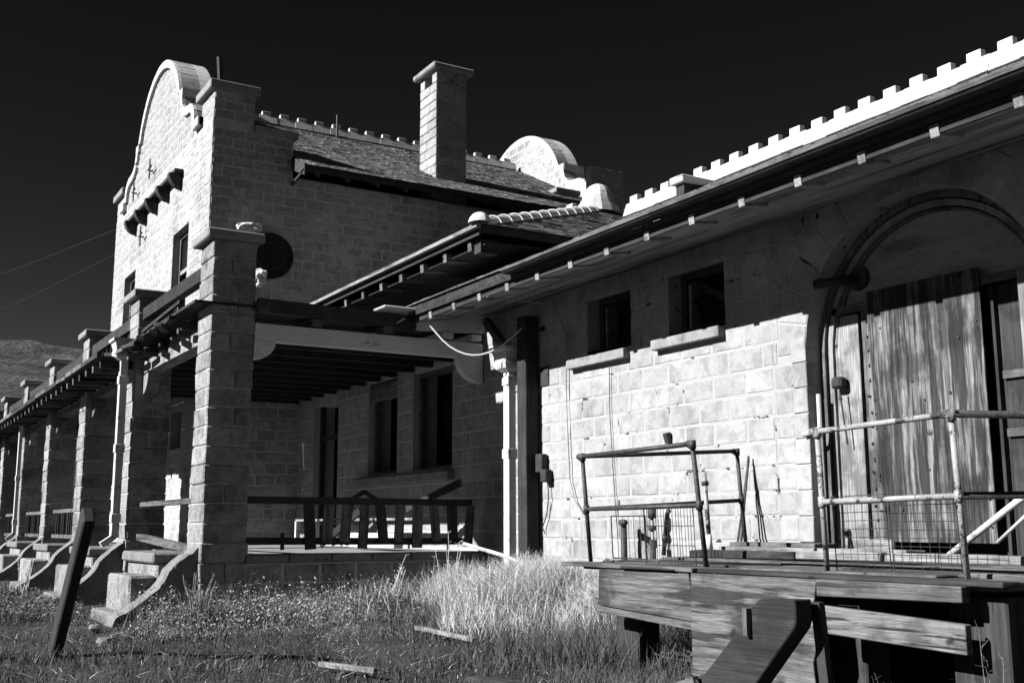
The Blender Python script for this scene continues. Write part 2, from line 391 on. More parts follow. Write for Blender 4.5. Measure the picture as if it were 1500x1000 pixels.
# front wall: blocks with openings up to 8.7, gable field above
fw = wallcells(MB(), 'front', YG, YG+.4, XL, XR, 0, 8.7, wh).build('front_wall', 'mortar', bld, fix=False)
def gable_field(y0, y1):
    pr = [(XC+x, z) for x, z in gp[:-1]]; pl = [(XC-x, z) for x, z in gp[:-1]][::-1]
    return [(XC+3.2, 8.7)] + pr[::-1] + pl[1:] if False else [(XC-3.2, 8.702), (XC+3.2, 8.702)] + pr[::-1] + pl[::-1][1:]
gf = MB().prism(gable_field(0, 0), 'y', YG, YG+.38).build('gable_field', 'mortar', bld)
lay(bld, fw, 'front', YG, XL+.01, XR-.85, FZ, 8.66, .205, .41, 'gable_block', wh)
# the gable rows above, clipped to the profile
def prof_half(z):
    if z > 11.25: return 0
    if z > 10.05: return math.sqrt(max(0, 2.06**2-(z-9.27)**2))
    if z > 9.8: return 2.1
    if z > 9.5: return 2.35 if z < 9.6 else 2.15
    return 2.95 if z > 9.3 else 3.15
z = 8.705
while z < 11.1:
    hw = prof_half(z+.19)-.12
    if hw > .3: lay(bld, gf, 'front', YG, XC-hw, XC+hw, z, z+.205, .205, .41, 'gable_block', off=.2*(int(z*10) % 2))
    z += .205
# coping that follows the gable outline
def coping(parent, y0, y1, name='gable_coping', m='whitepaint', sgns=(1, -1)):
    for s in sgns:
        mb = MB(); P_ = gp; t = .17
        offs = []
        for i, (x, z) in enumerate(P_):
            a = Vector(P_[max(0, i-1)]); b = Vector(P_[min(len(P_)-1, i+1)]); d = (b-a).normalized(); nn = Vector((d.y, -d.x))*-1
            offs.append((x+(-nn.x if nn.x > 0 else nn.x)*0 - abs(0), z))
        for i in range(len(P_)-1):
            (x0, z0), (x1, z1) = P_[i], P_[i+1]; d = Vector((x1-x0, z1-z0)); L_ = d.length; d /= L_; n2 = Vector((-d.y, d.x))
            if n2.y < 0 and abs(n2.y) > .2: n2 = -n2
            e = .02
            a = Vector((x0, z0))-d*e; b = Vector((x1, z1))+d*e
            q = [a - n2*t, b - n2*t, b + n2*.0, a + n2*.0]
            if abs(d.y) > .8: q = [Vector((x0-t, z0)), Vector((x1-t, z1)), Vector((x1, z1)), Vector((x0, z0))]
            yy = J(-.002, .002)
            mb.prism([(XC+s*p.x, p.y) for p in q], 'y', y0+yy, y1+yy)
        mb.prism([(XC+s*3.19, 8.94-.17), (XC+s*3.6, 8.94-.17), (XC+s*3.6, 8.943), (XC+s*3.19, 8.943)], 'y', y0-.03, y1)
        mb.build(name, m, parent)
coping(bld, YG-.07, YG+.66)
# corner piers with caps, side shoulders
for s, x1, x0 in ((1, XR, XR-.87), (-1, XL+.87, XL)):
    pr = MB().box(x0+.01, x1-.01, YG+.012, YG+.79, 8.0, 9.25).build('corner_pier', 'mortar', bld)
    lay(bld, pr, 'front', YG+.01, x0+.0, x1-.0, 8.68, 9.25, .205, .435, 'gable_block')
    lay(bld, pr, 'right', x1-.01, YG+.0, YG+.80, 8.68, 9.25, .205, .41, 'gable_block')
    lay(bld, pr, 'left', x0+.01, YG+.0, YG+.80, 8.68, 9.25, .205, .41, 'gable_block')
    MB().box(x0-.1, x1+.08, YG-.1, YG+.88, 9.25, 9.42).build('pier_cap', 'concrete', bld, bevel=.015)
lay(bld, fw, 'front', YG-.004, XR-.85, XR, FZ, 8.66, .205, .42, 'gable_block')
# side walls
hs = []
sw = wallcells(MB(), 'right', XR-.4, XR, YG+.4, YB, 0, 7.75).build('side_wall', 'mortar', bld, fix=False)
MB().box(XR-.4, XR, YG+.4, YG+1.58, 7.752, 8.52).build('shoulder_wall', 'mortar', bld)
sh = bpy.data.objects['shoulder_wall']
lay(bld, sw, 'right', XR, YG+.0, 15.0, FZ, 7.77, .205, .41, 'gable_block')
lay(bld, sh, 'right', XR+.001, YG+.0, YG+1.58, 7.78, 8.5, .205, .41, 'gable_block')
MB().box(XR-.5, XR+.09, YG+.79, YG+1.66, 8.52, 8.66).build('shoulder_cap', 'concrete', bld, bevel=.015)
MB().box(XL, XL+.4, YG+.4, YB, 0, 7.75).build('side_wall', 'gable_block', bld)
MB().box(XL, XL+.4, YG+.4, YG+1.58, 7.752, 8.52).build('shoulder_wall', 'gable_block', bld)
MB().box(XL+.4, XR-.4, YB-.4, YB, 0, 8.7).build('rear_wall', 'gable_block', bld)
# rear gable
rg = MB().prism([(x, z) for x, z in gable_field(0, 0)], 'y', 14.72, 15.06).build('rear_gable_field', 'mortar', bld)
z = 8.705
while z < 11.1:
    hw = prof_half(z+.19)-.12
    if hw > .3: lay(bld, rg, 'front', 14.72, XC-hw, XC+hw, z, z+.205, .205, .41, 'gable_block', off=.2*(int(z*10) % 2))
    z += .205
coping(bld, 14.735, 15.35, 'rear_gable_coping')
for x1, x0 in ((XR+.02, XR-.20), (XL+.22, XL)):
    pr = MB().box(x0+.01, x1-.01, 13.98, 14.9, 7.9, 9.2).build('rear_pier', 'mortar', bld)
    lay(bld, pr, 'front', 13.98, x0, x1, 7.95, 9.2, .21, .435, 'gable_block')
    lay(bld, pr, 'right', x1-.01, 13.97, 14.9, 7.95, 9.2, .21, .45, 'gable_block')
# shoulder box of the rear wall seen against the sky
MB().box(-21.25, -20.98, 13.85, 14.4, 8.2, 8.86).build('rear_shoulder', 'gable_block', bld)
MB().box(-21.33, -20.9, 13.77, 14.48, 8.86, 8.98).build('shoulder_cap', 'concrete', bld, bevel=.015)
# roof
RZ, EZ = 10.42, 7.80; EX = XR+.70; Y0R, Y1R = YG+1.60, 14.70
sl_ = (RZ-EZ)/(EX-XC)
MB().prism([(EX, EZ), (XC, RZ), (2*XC-EX, EZ), (2*XC-EX, EZ-.09), (XC, RZ-.12), (EX, EZ-.09)], 'y', Y0R, Y1R).build('roof_deck', 'dark_x', bld)
MB().prism([(XR-.42, EZ+sl_*(EX-XR+.42)-.0), (XC, RZ-.0), (2*XC-XR+.42, EZ+sl_*(EX-XR+.42))] + [(2*XC-XR+.42, 8.2), (XR-.42, 8.2)], 'y', YG+.38, Y0R-.002).build('roof_deck', 'dark_x', bld)
shingles((EX+.03, Y0R, EZ+.012), (EX+.03, Y1R, EZ+.012), (XC, Y0R, RZ+.02), (XC, Y1R, RZ+.02), bld)
shingles((2*XC-EX, Y0R, EZ+.012), (2*XC-EX, Y1R, EZ+.012), (XC, Y0R, RZ+.02), (XC, Y1R, RZ+.02), bld, expo=.3, wmin=.3, wmax=.7)
MB().box(EX-.02, EX+.04, Y0R, Y1R, EZ-.105, EZ-.01).build('eave_fascia', 'dark_y', bld)
for k in range(13):
    y = Y0R+.25+k*.62
    MB().bar((XR+.0, y, EZ+.22), (EX-.03, y, EZ-.12), .08, .12).build('rafter_tail', 'dark_x', bld)
# white gable board at the front end of that roof
MB().prism([(EX+.05, EZ-.2), (EX+.05, EZ+.03), (XR+.02, EZ+.36), (XR+.02, EZ+.1)], 'y', Y0R-.05, Y0R-.0).build('verge_board', 'dark_x', bld)
MB().bar((XR+.03, Y0R-.03, EZ-.2), (EX+.02, Y0R-.03, EZ-.08), .04, .05).build('eave_bracket', 'dark_x', bld)
# ridge cresting
crm = MB().box(-.055, .055, 0, .27, 0, .11).add([], [])
crm.box(-.05, .05, .04, .19, .11, .21)
def crest_mesh():
    mb = MB().prism([(-.13, -.10), (.13, -.10), (.06, .10), (-.06, .10)], 'y', 0, .359); mb.prism([(-.05, .1), (.05, .1), (.045, .2), (-.045, .2)], 'y', .07, .24)
    return mb
def crest(parent, y0, y1, x, z, axis='y', pitch=.36):
    mb = crest_mesh(); first = None; n = int(abs(y1-y0)/pitch)
    for k in range(n):
        if first is None:
            o = mb.build('crest_tile', 'whitetile', parent, bevel=.006); first = o
        else:
            o = first.copy(); col.objects.link(o)
        if axis == 'y': o.matrix_basis = Matrix.Translation((x, y0+k*pitch, z+J(-.008, .008))) @ Matrix.Rotation(J(-.012, .012), 4, 'Z') @ Matrix.Scale(pitch/.36, 4, (0, 1, 0))
        else: o.matrix_basis = Matrix.Translation((y0+k*pitch, x, z+J(-.008, .008))) @ Matrix.Rotation(-math.pi/2+J(-.015, .015), 4, 'Z') @ Matrix.Scale(pitch/.36, 4, (0, 1, 0))
crest(bld, Y0R-.7, 14.7, XC, RZ+.1, pitch=.44)
MB().tube([(XC+.3, 9.4, RZ-.1), (XC+.3, 9.4, RZ+.45)], .03).build('vent_pipe', 'rust', bld)
MB().tube([(XC-.3, YG+1.5, 9.9), (XC+.2, YG+1.2, 11.75)], .07).build('vent_pipe', 'rust', bld)
# chimney
ch = thing('chimney_part', '', '', (0, 0, 0)) if False else None
cx0, cx1, cy0, cy1 = -20.98, -20.2, 10.22, 10.97
chm = MB().box(cx0+.02, cx1-.02, cy0+.02, cy1-.02, 7.8, 10.55).build('chimney', 'mortar', bld)
zz = 7.9; k = 0
while zz < 10.5:
    if k % 2: uneven_box(cx0, cx1, cy0, cy1, zz+.005, zz+.2, 'block', 'gable_block', chm, .004)
    else:
        mx = (cx0+cx1)/2+J(-.1, .1)
        uneven_box(cx0, mx-.005, cy0, cy1, zz+.005, zz+.2, 'block', 'gable_block', chm, .004)
        uneven_box(mx+.005, cx1, cy0, cy1, zz+.005, zz+.2, 'block', 'gable_block', chm, .004)
    zz += .208; k += 1
for (a, b, c, d) in ((cx0, cx0+.2, cy0, cy0+.2), (cx1-.2, cx1, cy0, cy0+.2), (cx0, cx0+.2, cy1-.2, cy1), (cx1-.2, cx1, cy1-.2, cy1)):
    uneven_box(a, b, c, d, zz, 10.86, 'flue_post', 'gable_block', chm, .006)
uneven_box(cx0-.13, cx1+.13, cy0-.13, cy1+.13, 10.86, 11.0, 'chimney_cap', 'concrete', chm, .008, .03)
MB().prism([(cx0-.05, 8.25+.45), (cx1+.04, 8.25), (cx1+.04, 8.32), (cx0-.05, 8.32+.5)], 'y', cy0-.08, cy0+.0).build('flashing', 'mid_x', chm)
# corbelled shelf on the gable
cs = MB().bar((-26.4, YG-.10, 8.2), (-21.8, YG-.10, 8.2), .17, .07).build('gable_shelf', 'dark_x', bld)
for k in range(5):
    x = -26.1+k*1.03
    prof = [(YG-.005, 8.162)] + [(YG-.005-.27*math.cos(a), 8.162-.30*math.sin(a)) for a in [math.pi/2*i/6 for i in range(7)]]
    MB().prism(prof, 'x', x-.09, x+.09).build('corbel', 'dark_y', cs)
for x, z in ((-24.6, 9.0), (-26.2, 8.9), (-25.2, 7.6)):
    MB().tube([(x, YG, z), (x, YG-.12, z), (x+.3, YG-.12, z+.02)], .02).tube([(x+.15, YG-.12, z-.25), (x+.15, YG-.12, z+.22)], .018).build('sign_hook', 'rust', bld)
# sash windows of the upper floor
for (a, b, c, d) in wh[:2]:
    fr = MB()
    fr.box(a, a+.1, YG+.14, YG+.24, c, d).box(b-.1, b, YG+.14, YG+.24, c, d).box(a+.1, b-.1, YG+.14, YG+.24, d-.1, d).box(a+.1, b-.1, YG+.14, YG+.24, c, c+.08)
    fo = fr.build('window_frame', 'mid_z', bld)
    MB().box(a+.1, b-.1, YG+.15, YG+.21, 6.15, 6.23).build('sash_rail', 'pale_x', fo)
    MB().box((a+b)/2-.03, (a+b)/2+.03, YG+.155, YG+.205, c+.08, 6.15).build('mullion', 'mid_z', fo)
    MB().box((a+b)/2-.03, (a+b)/2+.03, YG+.155, YG+.205, 6.23, d-.1).build('mullion', 'mid_z', fo)
    MB().box(a+.1, b-.1, YG+.18, YG+.19, 6.23, d-.1).build('pane', 'glass', fo)
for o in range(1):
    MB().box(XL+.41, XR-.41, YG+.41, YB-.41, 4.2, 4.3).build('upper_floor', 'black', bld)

# ------------------------------------------------------------------ hip roofed centre block behind the porch
YW = 7.17; XE = -11.2
ctr = thing('hip_roofed_waiting_room', 'single storey block wall section under a tiled hip roof, shaded by the porch', 'building', (-15.5, 9.6, 0))
ph = [(-18.97, -17.8, FZ, 3.22), (-16.5, -15.4, 1.88, 3.36), (-14.84, -13.58, 1.88, 3.34)]
cw = wallcells(MB(), 'front', YW, YW+.4, XR, -11.3, 0, 4.32, ph).build('front_wall', 'mortar', ctr, fix=False)
lay(ctr, cw, 'front', YW, XR, -11.3, FZ, 4.3, .218, .42, 'block', ph)
MB().box(-11.7, -11.3, YW+.4, 12.0, 0, 4.32).build('end_wall', 'mortar', ctr)
lay(ctr, bpy.data.objects['end_wall'], 'right', -11.3, YW, 12.0, 3.8, 4.3, .2, .42, 'block')
MB().box(XR, -11.7, 11.6, 12.0, 0, 4.32).build('rear_wall', 'block', ctr)
# shared sill, frames
sb = uneven_box(-16.88, -13.5, YW-.12, YW+.03, 1.70, 1.83, 'window_sill', 'concrete', ctr, .003)
for a, b, c, d in ph[1:]:
    fo = MB().box(a, a+.07, YW+.1, YW+.2, c, d).box(b-.07, b, YW+.1, YW+.2, c, d).box(a+.07, b-.07, YW+.1, YW+.2, c, c+.05).box(a+.07, b-.07, YW+.1, YW+.2, d-.07, d).build('window_frame', 'mid_x', ctr)
    MB().box(a+.0, b-.0, YW-.02, YW+.06, c-.045, c-.003).build('inner_sill', 'pale_x', fo)
MB().box(-19.2, -13.3, YW+.55, YW+.58, 0, 4.2).build('dark_partition', 'black', ctr)  # black sheet added behind the windows for the shade of the room
uneven_box(-16.5, -15.4, YW+.02, YW+.09, 3.05, 3.33, 'transom_board', 'mid_x', ctr, .01)
MB().box(-18.97, -17.8, YW+.12, YW+.18, 2.6, 2.68).box(-18.97, -18.89, YW+.12, YW+.2, FZ, 3.22).box(-17.88, -17.8, YW+.12, YW+.2, FZ, 3.22).build('door_frame', 'dark_z', ctr)
# hip roof
HC = Vector((-10.68, 6.0, 4.49)); RY, HZ, RXE = 9.6, 5.88, -13.40; XW = XR+.0
hb = [(XW, 6.0, 4.49), tuple(HC), (-10.68, 13.2, 4.49), (XW, 13.2, 4.49), (XW, RY, HZ), (RXE, RY, HZ)]
mb = MB(); top = [Vector(p) for p in hb]; bot = [p-Vector((0, 0, .045)) for p in top]
mb.add(top+bot, [(0,1,5,4),(1,2,5),(2,3,4,5),(0,1,7,6),(1,2,8,7),(2,3,9,8),(6,7,11,10),(7,8,11),(8,9,10,11)])
mb.build('roof_deck', 'dark_x', ctr)
up3 = Vector((0, 0, .015))
shingles(top[0]+up3, top[1]+up3, top[4]+up3, top[5]+up3, ctr)
shingles(top[1]+up3, top[2]+up3, top[5]+up3, top[5]+up3+Vector((0, .02, 0)), ctr)
shingles(top[2]+up3, top[3]+up3, top[5]+up3, top[4]+up3, ctr, expo=.3, wmin=.3, wmax=.6)
MB().box(XW, -10.68, 5.97, 6.0, 4.37, 4.47).build('eave_fascia', 'dark_x', ctr)
MB().box(XW, -10.62, 5.9, 5.96, 4.44, 4.485).build('gutter', 'pale_x', ctr)
MB().box(-10.70, -10.685, 6.003, 13.2, 4.40, 4.46).build('eave_fascia', 'dark_y', ctr)
MB().prism([(6.09, 4.285), (YW-.01, 4.33), (YW-.01, 4.36), (6.09, 4.315)], 'x', XW, -10.75).build('soffit', 'dark_x', ctr)
MB().box(-11.24, -10.72, YW+.01, 12.9, 4.33, 4.36).build('soffit', 'dark_y', ctr)
for k in range(13):
    x = -11.0-k*.63
    MB().bar((x, 6.02, 4.30), (x, 6.35, 4.33), .085, .11).build('rafter_tail', 'mid_y', ctr)
MB().box(-10.95, -10.8, 6.06, 6.3, 4.2, 4.36).build('corner_bracket', 'dark_y', ctr)
# hip tiles: overlapping half barrels
def barrel(a, b, ra, rb, name, parent, m='whitetile'):
    a, b = Vector(a), Vector(b); d = (b-a).normalized(); side = d.cross(Vector((0, 0, 1))).normalized(); u = side.cross(d)
    mb = MB(); n = 8
    for p, r in ((a, ra), (a, ra-.02), (b, rb), (b, rb-.02)):
        for i in range(n+1):
            t = math.pi*i/n; mb.v.append(tuple(p+side*math.cos(t)*r+u*math.sin(t)*r*.85))
    for i in range(n):
        mb.f += [(i, i+1, 2*(n+1)+i+1, 2*(n+1)+i), (n+1+i, n+2+i, 3*(n+1)+i+1, 3*(n+1)+i), (i, i+1, n+2+i, n+1+i), (2*(n+1)+i, 2*(n+1)+i+1, 3*(n+1)+i+1, 3*(n+1)+i)]
    return mb.build(name, m, parent, smooth=False)
hp0 = HC+Vector((0, 0, .02)); hp1 = Vector((RXE, RY, HZ+.02)); n = 13
for k in range(n):
    a = hp0.lerp(hp1, (k-.1)/n); b = hp0.lerp(hp1, (k+1)/n)
    barrel(a-Vector((0,0,.03)), b-Vector((0,0,.03)), .125+J(-.004, .004), .09, 'hip_tile', ctr)
# rounded starter tile
mb = MB(); r = .135; c = hp0+Vector((.02, -.03, -.01))
for i in range(7):
    for j in range(13):
        a, t = math.pi/2*i/6, 2*math.pi*j/12; mb.v.append((c.x+r*math.cos(a)*math.cos(t), c.y+r*math.cos(a)*math.sin(t), c.z+r*.95*math.sin(a)))
for i in range(6):
    for j in range(12): q = i*13+j; mb.f.append((q, q+1, q+14, q+13))
mb.build('hip_starter_tile', 'whitetile', ctr, smooth=True)
hq = Vector((-10.68, 13.2, 4.51))
for k in range(n):
    barrel(hq.lerp(hp1, (k-.1)/n), hq.lerp(hp1, (k+1)/n), .125, .09, 'hip_tile', ctr)
crest(ctr, XW+.1, RXE-.2, RY, HZ+.08, 'x')
# finial: stepped dome end of the ridge
mb = MB(); ns = 14
lv = [(.36, -.08), (.36, .0), (.32, .01), (.32, .06), (.28, .07), (.28, .12)] + [(.25*math.cos(math.pi/2*i/6), .12+.30*math.sin(math.pi/2*i/6)) for i in range(7)]
for rr, z in lv:
    for j in range(ns): t = 2*math.pi*j/ns; mb.v.append((RXE+rr*math.cos(t), RY+rr*math.sin(t), HZ+z))
for i in range(len(lv)-1):
    for j in range(ns): mb.f.append((i*ns+j, i*ns+(j+1) % ns, (i+1)*ns+(j+1) % ns, (i+1)*ns+j))
mb.build('ridge_finial', 'whitetile', ctr)

# ------------------------------------------------------------------ freight wing on the right
wing = thing('freight_wing', 'long sunlit block freight wing with arched doorway, deep eave and white ridge cresting', 'building', (-5, 9, 0))
XWR = 3.0
wh2 = [(-10.26, -9.43, 3.03, 3.66), (-8.78, -7.92, 3.02, 3.66)]
AX, AZ, AR = -5.72, 2.57, 1.175
ww = wallcells(MB(), 'front', YW, YW+.42, -11.298, -7.3, 0, 3.85, wh2).build('front_wall', 'mortar_cracked', wing, fix=False)
pr = [(-7.298, 0), (AX-AR, 0)] + [(AX-AR*math.cos(math.pi*i/28), AZ+AR*math.sin(math.pi*i/28)) for i in range(29)] + [(AX+AR, 0), (XWR, 0), (XWR, 3.85), (-7.298, 3.85)]
wa = MB(); wa.prism(pr, 'y', YW, YW+.42)
bm = bmesh.new(); me = bpy.data.meshes.new('front_wall'); me.from_pydata(wa.v, [], wa.f); bm.from_mesh(me); bmesh.ops.recalc_face_normals(bm, faces=bm.faces); bmesh.ops.triangulate(bm, faces=[f_ for f_ in bm.faces if len(f_.verts) > 4]); bm.to_mesh(me); bm.free(); me.materials.append(MT['mortar_cracked'])
wa = bpy.data.objects.new('front_wall', me); col.objects.link(wa); setp(wa, wing)
lay(wing, ww, 'front', YW, -11.3, -7.3+.0, .02, 3.85, .2245, .455, 'block', wh2)
lay(wing, wa, 'front', YW, -7.295, XWR, .02, 3.85, .2245, .455, 'block', arch=(AX, AZ, AR+.33), jamb=AR+.17)
# voussoirs round the arch (drawn as separate ring blocks) and jamb quoins
nv = 15
for i in range(nv):
    a0, a1 = math.pi*i/nv+.008, math.pi*(i+1)/nv-.008
    mb = MB(); q = []
    for t in (a0, (a0+a1)/2, a1): q.append((AX-(AR+.004)*math.cos(t), AZ+(AR+.004)*math.sin(t)))
    for t in (a1, (a0+a1)/2, a0): q.append((AX-(AR+.34)*math.cos(t), AZ+(AR+.34)*math.sin(t)))
    mb.prism(q, 'y', YW-.007, YW+.06); mb.build('voussoir', 'block', wa, bevel=.006)
z = .02
while z < 2.5:
    for x0, x1 in ((AX-AR-.175, AX-AR+.003), (AX+AR-.003, AX+AR+.175)):
        uneven_box(x0+.004, x1, YW-.013, YW+.2, z+.006, z+.222, 'quoin', 'block', wa, .003, .006)
    z += .2245
for (a, b, c, d) in ((-10.57, -9.46, 2.865, 2.97), (-8.98, -7.93, 2.87, 2.975)):
    uneven_box(a, b, YW-.095, YW+.05, c, d, 'window_sill', 'concrete', wing, .002, .006)
for k_, (a, b, c, d) in enumerate(wh2):
    fo = MB().box(a+.02, a+.09, YW+.16, YW+.24, c, d).box(b-.07, b, YW+.16, YW+.24, c, d).box(a+.09, b-.07, YW+.16, YW+.24, d-.07, d).box(a+.09, b-.07, YW+.16, YW+.24, c, c+.04).build('window_frame', 'dark_z', wing)
    MB().box(a, b, YW+.0, YW+.1, c-.03, c+.006).build('inner_sill', 'mid_x', fo)
    if k_: MB().bar((a+.15, YW+.3, d-.1), (b-.1, YW+.3, c+.2), .04, .07).build('loose_batten', 'dark_x', fo)
    MB().box(a+.13, a+.155, YW+.17, YW+.2, c+.05, d-.12).build('sash_edge', 'pale_z', fo)
# end / rear walls and dark interior
MB().box(-11.3, XWR, 11.9, 12.3, 0, 3.85).build('rear_wall', 'block', wing)
MB().box(XWR-.4, XWR, YW+.42, 11.9, 0, 3.85).build('end_wall', 'block', wing)
# roof
WEZ, WRZ, WRY = 3.83, 5.56, 9.6; YE = 5.98; XLE = -12.56
ws = (WRZ-WEZ)/(WRY-YE)
MB().prism([(YE, WEZ), (WRY, WRZ), (2*WRY-YE, WEZ), (2*WRY-YE, WEZ-.08), (WRY, WRZ-.1), (YE, WEZ-.08)], 'x', -11.28, XWR+.6).build('roof_deck', 'dark_y', wing)
zq = WEZ+ws*(YW-YE)
MB().prism([(YE, WEZ), (YW-.03, zq-.014), (YW-.03, zq-.1), (YE, WEZ-.08)], 'x', XLE, -11.282).build('roof_deck', 'tar', wing)
shingles((XLE, YE-.03, WEZ+.012), (XWR+.6, YE-.03, WEZ+.012), (XLE, YW-.03, zq), (XWR+.6, YW-.03, zq), wing)
shingles((-11.28, YW-.03, zq+.012), (XWR+.6, YW-.03, zq+.012), (-11.28, WRY, WRZ+.012), (XWR+.6, WRY, WRZ+.012), wing)
shingles((-11.28, 2*WRY-YE, WEZ), (XWR+.6, 2*WRY-YE, WEZ), (-11.28, WRY, WRZ+.01), (XWR+.6, WRY, WRZ+.01), wing, expo=.3, wmin=.3, wmax=.7)
MB().box(XLE, XWR+.6, YE, YE+.03, WEZ-.12, WEZ-.082).build('eave_fascia', 'tar', wing)
gt = [(YE-.13, WEZ-.02), (YE-.13, WEZ-.05), (YE-.11, WEZ-.07), (YE-.003, WEZ-.075), (YE-.003, WEZ-.06), (YE-.10, WEZ-.055), (YE-.115, WEZ-.02)]
MB().prism(gt, 'x', -10.0, XWR+.6).build('gutter', 'dark_x', wing)
MB().box(-10.0, XWR+.6, YE-.136, YE-.131, WEZ-.05, WEZ-.02).build('gutter_lip', 'mid_x', wing)  # lit edge put in as a paler strip; gutter darkened for underside shade
MB().prism([(YE+.07, 3.635), (YW-.012, 3.835), (YW-.012, 3.86), (YE+.07, 3.66)], 'x', XLE+.05, XWR+.5).build('soffit', 'soffit_x', wing)
MB().box(XLE+.05, XWR+.5, YE+.045, YE+.07, 3.635, 3.745).build('soffit_face', 'dark_x', wing)
k = 0; x = -3.3+.6215*6
while x > XLE+.1:
    MB().bar((x, YE+.032, 3.655), (x, YE+.3, 3.69), .072, .09).build('rafter_tail', 'pale_y', wing, bevel=.004); x -= .6215
crest(wing, -12.6, XWR+.5, WRY, WRZ+.1, 'x')
# stub chimney on the front slope
sc_ = MB().box(-10.56, -10.40, 8.8, 9.24, 4.9, 5.37).build('stub_chimney', 'dark_z', wing)
uneven_box(-10.62, -10.36, 8.74, 9.30, 5.37, 5.47, 'stub_cap', 'whitepaint', sc_, .003)
# arch frame, tympanum, doors
def ring(r0, r1, y0, y1, name, m, parent, zb=.82, x0=AX):
    q = [(x0-r1, zb)] + [(x0-r1*math.cos(math.pi*i/28), AZ+r1*math.sin(math.pi*i/28)) for i in range(29)] + [(x0+r1, zb), (x0+r0, zb)] + [(x0+r0*math.cos(math.pi*i/28), AZ+r0*math.sin(math.pi*i/28)) for i in range(29)] + [(x0-r0, zb)]
    mb = MB(); n = len(q)
    h = n//2
    for i in range(h-1):
        a, b, c, d = q[i], q[i+1], q[n-2-i], q[n-1-i]
        mb.add([(p[0], y, p[1]) for y in (y0, y1) for p in (a, b, c, d)], [(0,1,2,3),(7,6,5,4),(0,4,5,1),(2,6,7,3)])
    return mb.build(name, m, parent)
ring(1.115, 1.17, YW+.17, YW+.36, 'arch_frame', 'mid_z', wing)
ring(1.05, 1.10, YW+.2, YW+.34, 'arch_moulding', 'pale_z', wing)
ring(1.015, 1.035, YW+.23, YW+.33, 'arch_moulding', 'mid_z', wing)
tz = 2.96; dx = math.sqrt(1.02**2-(tz-AZ)**2); ta = math.asin((tz-AZ)/1.02)
q = [(AX-1.02*math.cos(t), AZ+1.02*math.sin(t)) for t in [ta+(math.pi-2*ta)*i/20 for i in range(21)]]
MB().prism(q, 'y', YW+.26, YW+.3).build('tympanum', 'tymp', wing)
dy = YW+.2
zb = .80
MB().box(-6.76, -4.68, dy+.0, dy+.06, 2.90, 2.962).build('door_lintel', 'mid_x', wing)
uneven_box(-6.78, -6.50, dy+.03, dy+.07, zb, 2.88, 'door_jamb_board', 'pale_z', wing, .004, .004)
uneven_box(-6.455, -6.32, dy+.02, dy+.06, zb+.15, 2.93, 'door_plank', 'ply_z', wing, .004, .004)
uneven_box(-6.33, -5.24, dy-.035, dy-.012, .93, 3.03, 'plywood_sheet', 'ply_z', wing, .006, .002)
MB().box(-6.5, -6.455, dy+.08, dy+.1, zb, 2.9).build('door_gap', 'black', wing)  # black strip in place of the shade inside the gap
MB().box(-6.9, -4.5, dy+.32, dy+.34, .0, 3.76).build('door_backing', 'black', wing)  # black sheet added behind the doors for the shade of the interior
uneven_box(-6.6, -6.2, dy-.05, dy+.0, .80, .95, 'kick_board', 'pale_x', wing, .006)
for (x0, x1) in ((-5.18, -4.93),):
    dp = MB().box(x0-.02, x1+.45, dy+.12, dy+.16, .8, 2.9).build('inner_door', 'dark_z', wing)
    for zc in (1.25, 1.72, 2.16): MB().box(x0, x1+.4, dy+.09, dy+.118, zc, zc+.06).build('door_rail', 'mid_x', dp)
    MB().box(x0-.06, x0-.02, dy+.07, dy+.119, .8, 2.9).build('door_stile', 'dark_z', dp)
uneven_box(-4.92, -4.62, dy-.03, dy+.03, 1.72, 2.96, 'door_jamb_board', 'pale_z', wing, .005, .004)
MB().box(AX-AR, AX+AR, YW-.02, YW+.5, .74, .8).build('door_threshold', 'mid_x', wing)
MB().box(-7.3, 3, YW-.03, YW-.0-.015, .76, .83).build('wall_base_ledge', 'concrete', wing)

finish_later = True
# ------------------------------------------------------------------ platform and arcade
XA = -12.665; Y0 = 3.48
PX = [XA-3.93*i for i in range(8)]
plat = thing('porch_platform', 'raised concrete platform of the porch with block retaining wall and stone cap', 'platform', (-20, 5, 0))
XF = -42
MB().box(XF, XA-.02, Y0+.42, YG-.002, 0, FZ-.03).build('floor_slab', 'concrete', plat)
MB().box(XR+.012, XA-.02, YG, YW-.002, 0, FZ-.033).build('floor_slab', 'concrete', plat)
pw = MB().box(XA-.022, XA-.012, Y0+.5, YW-.02, 0, .66).build('retaining_wall', 'mortar', plat)
lay(plat, pw, 'right', XA-.01, Y0+.53, YW-.02, -.03, .64, .222, .46, 'pillar_block')
for k in range(6):
    a = Y0+.5+k*(YW-.02-Y0-.5)/6; b = Y0+.5+(k+1)*(YW-.02-Y0-.5)/6
    uneven_box(XA-.35, XA+.045+J(-.006, .006), a+.003, b-.003, .652, .748, 'cap_stone', 'stucco', plat, .004, .015)
pf = MB().box(XF, XA-.6, Y0+.40, Y0+.42, 0, .66).build('front_wall', 'mortar', plat)
lay(plat, pf, 'front', Y0+.40, XF, XA-.6, 0, .66, .22, .46, 'pillar_block')
MB().box(XF, XA-.6, Y0+.36, Y0+.8, .662, FZ-.025).build('front_cap', 'stucco', plat)

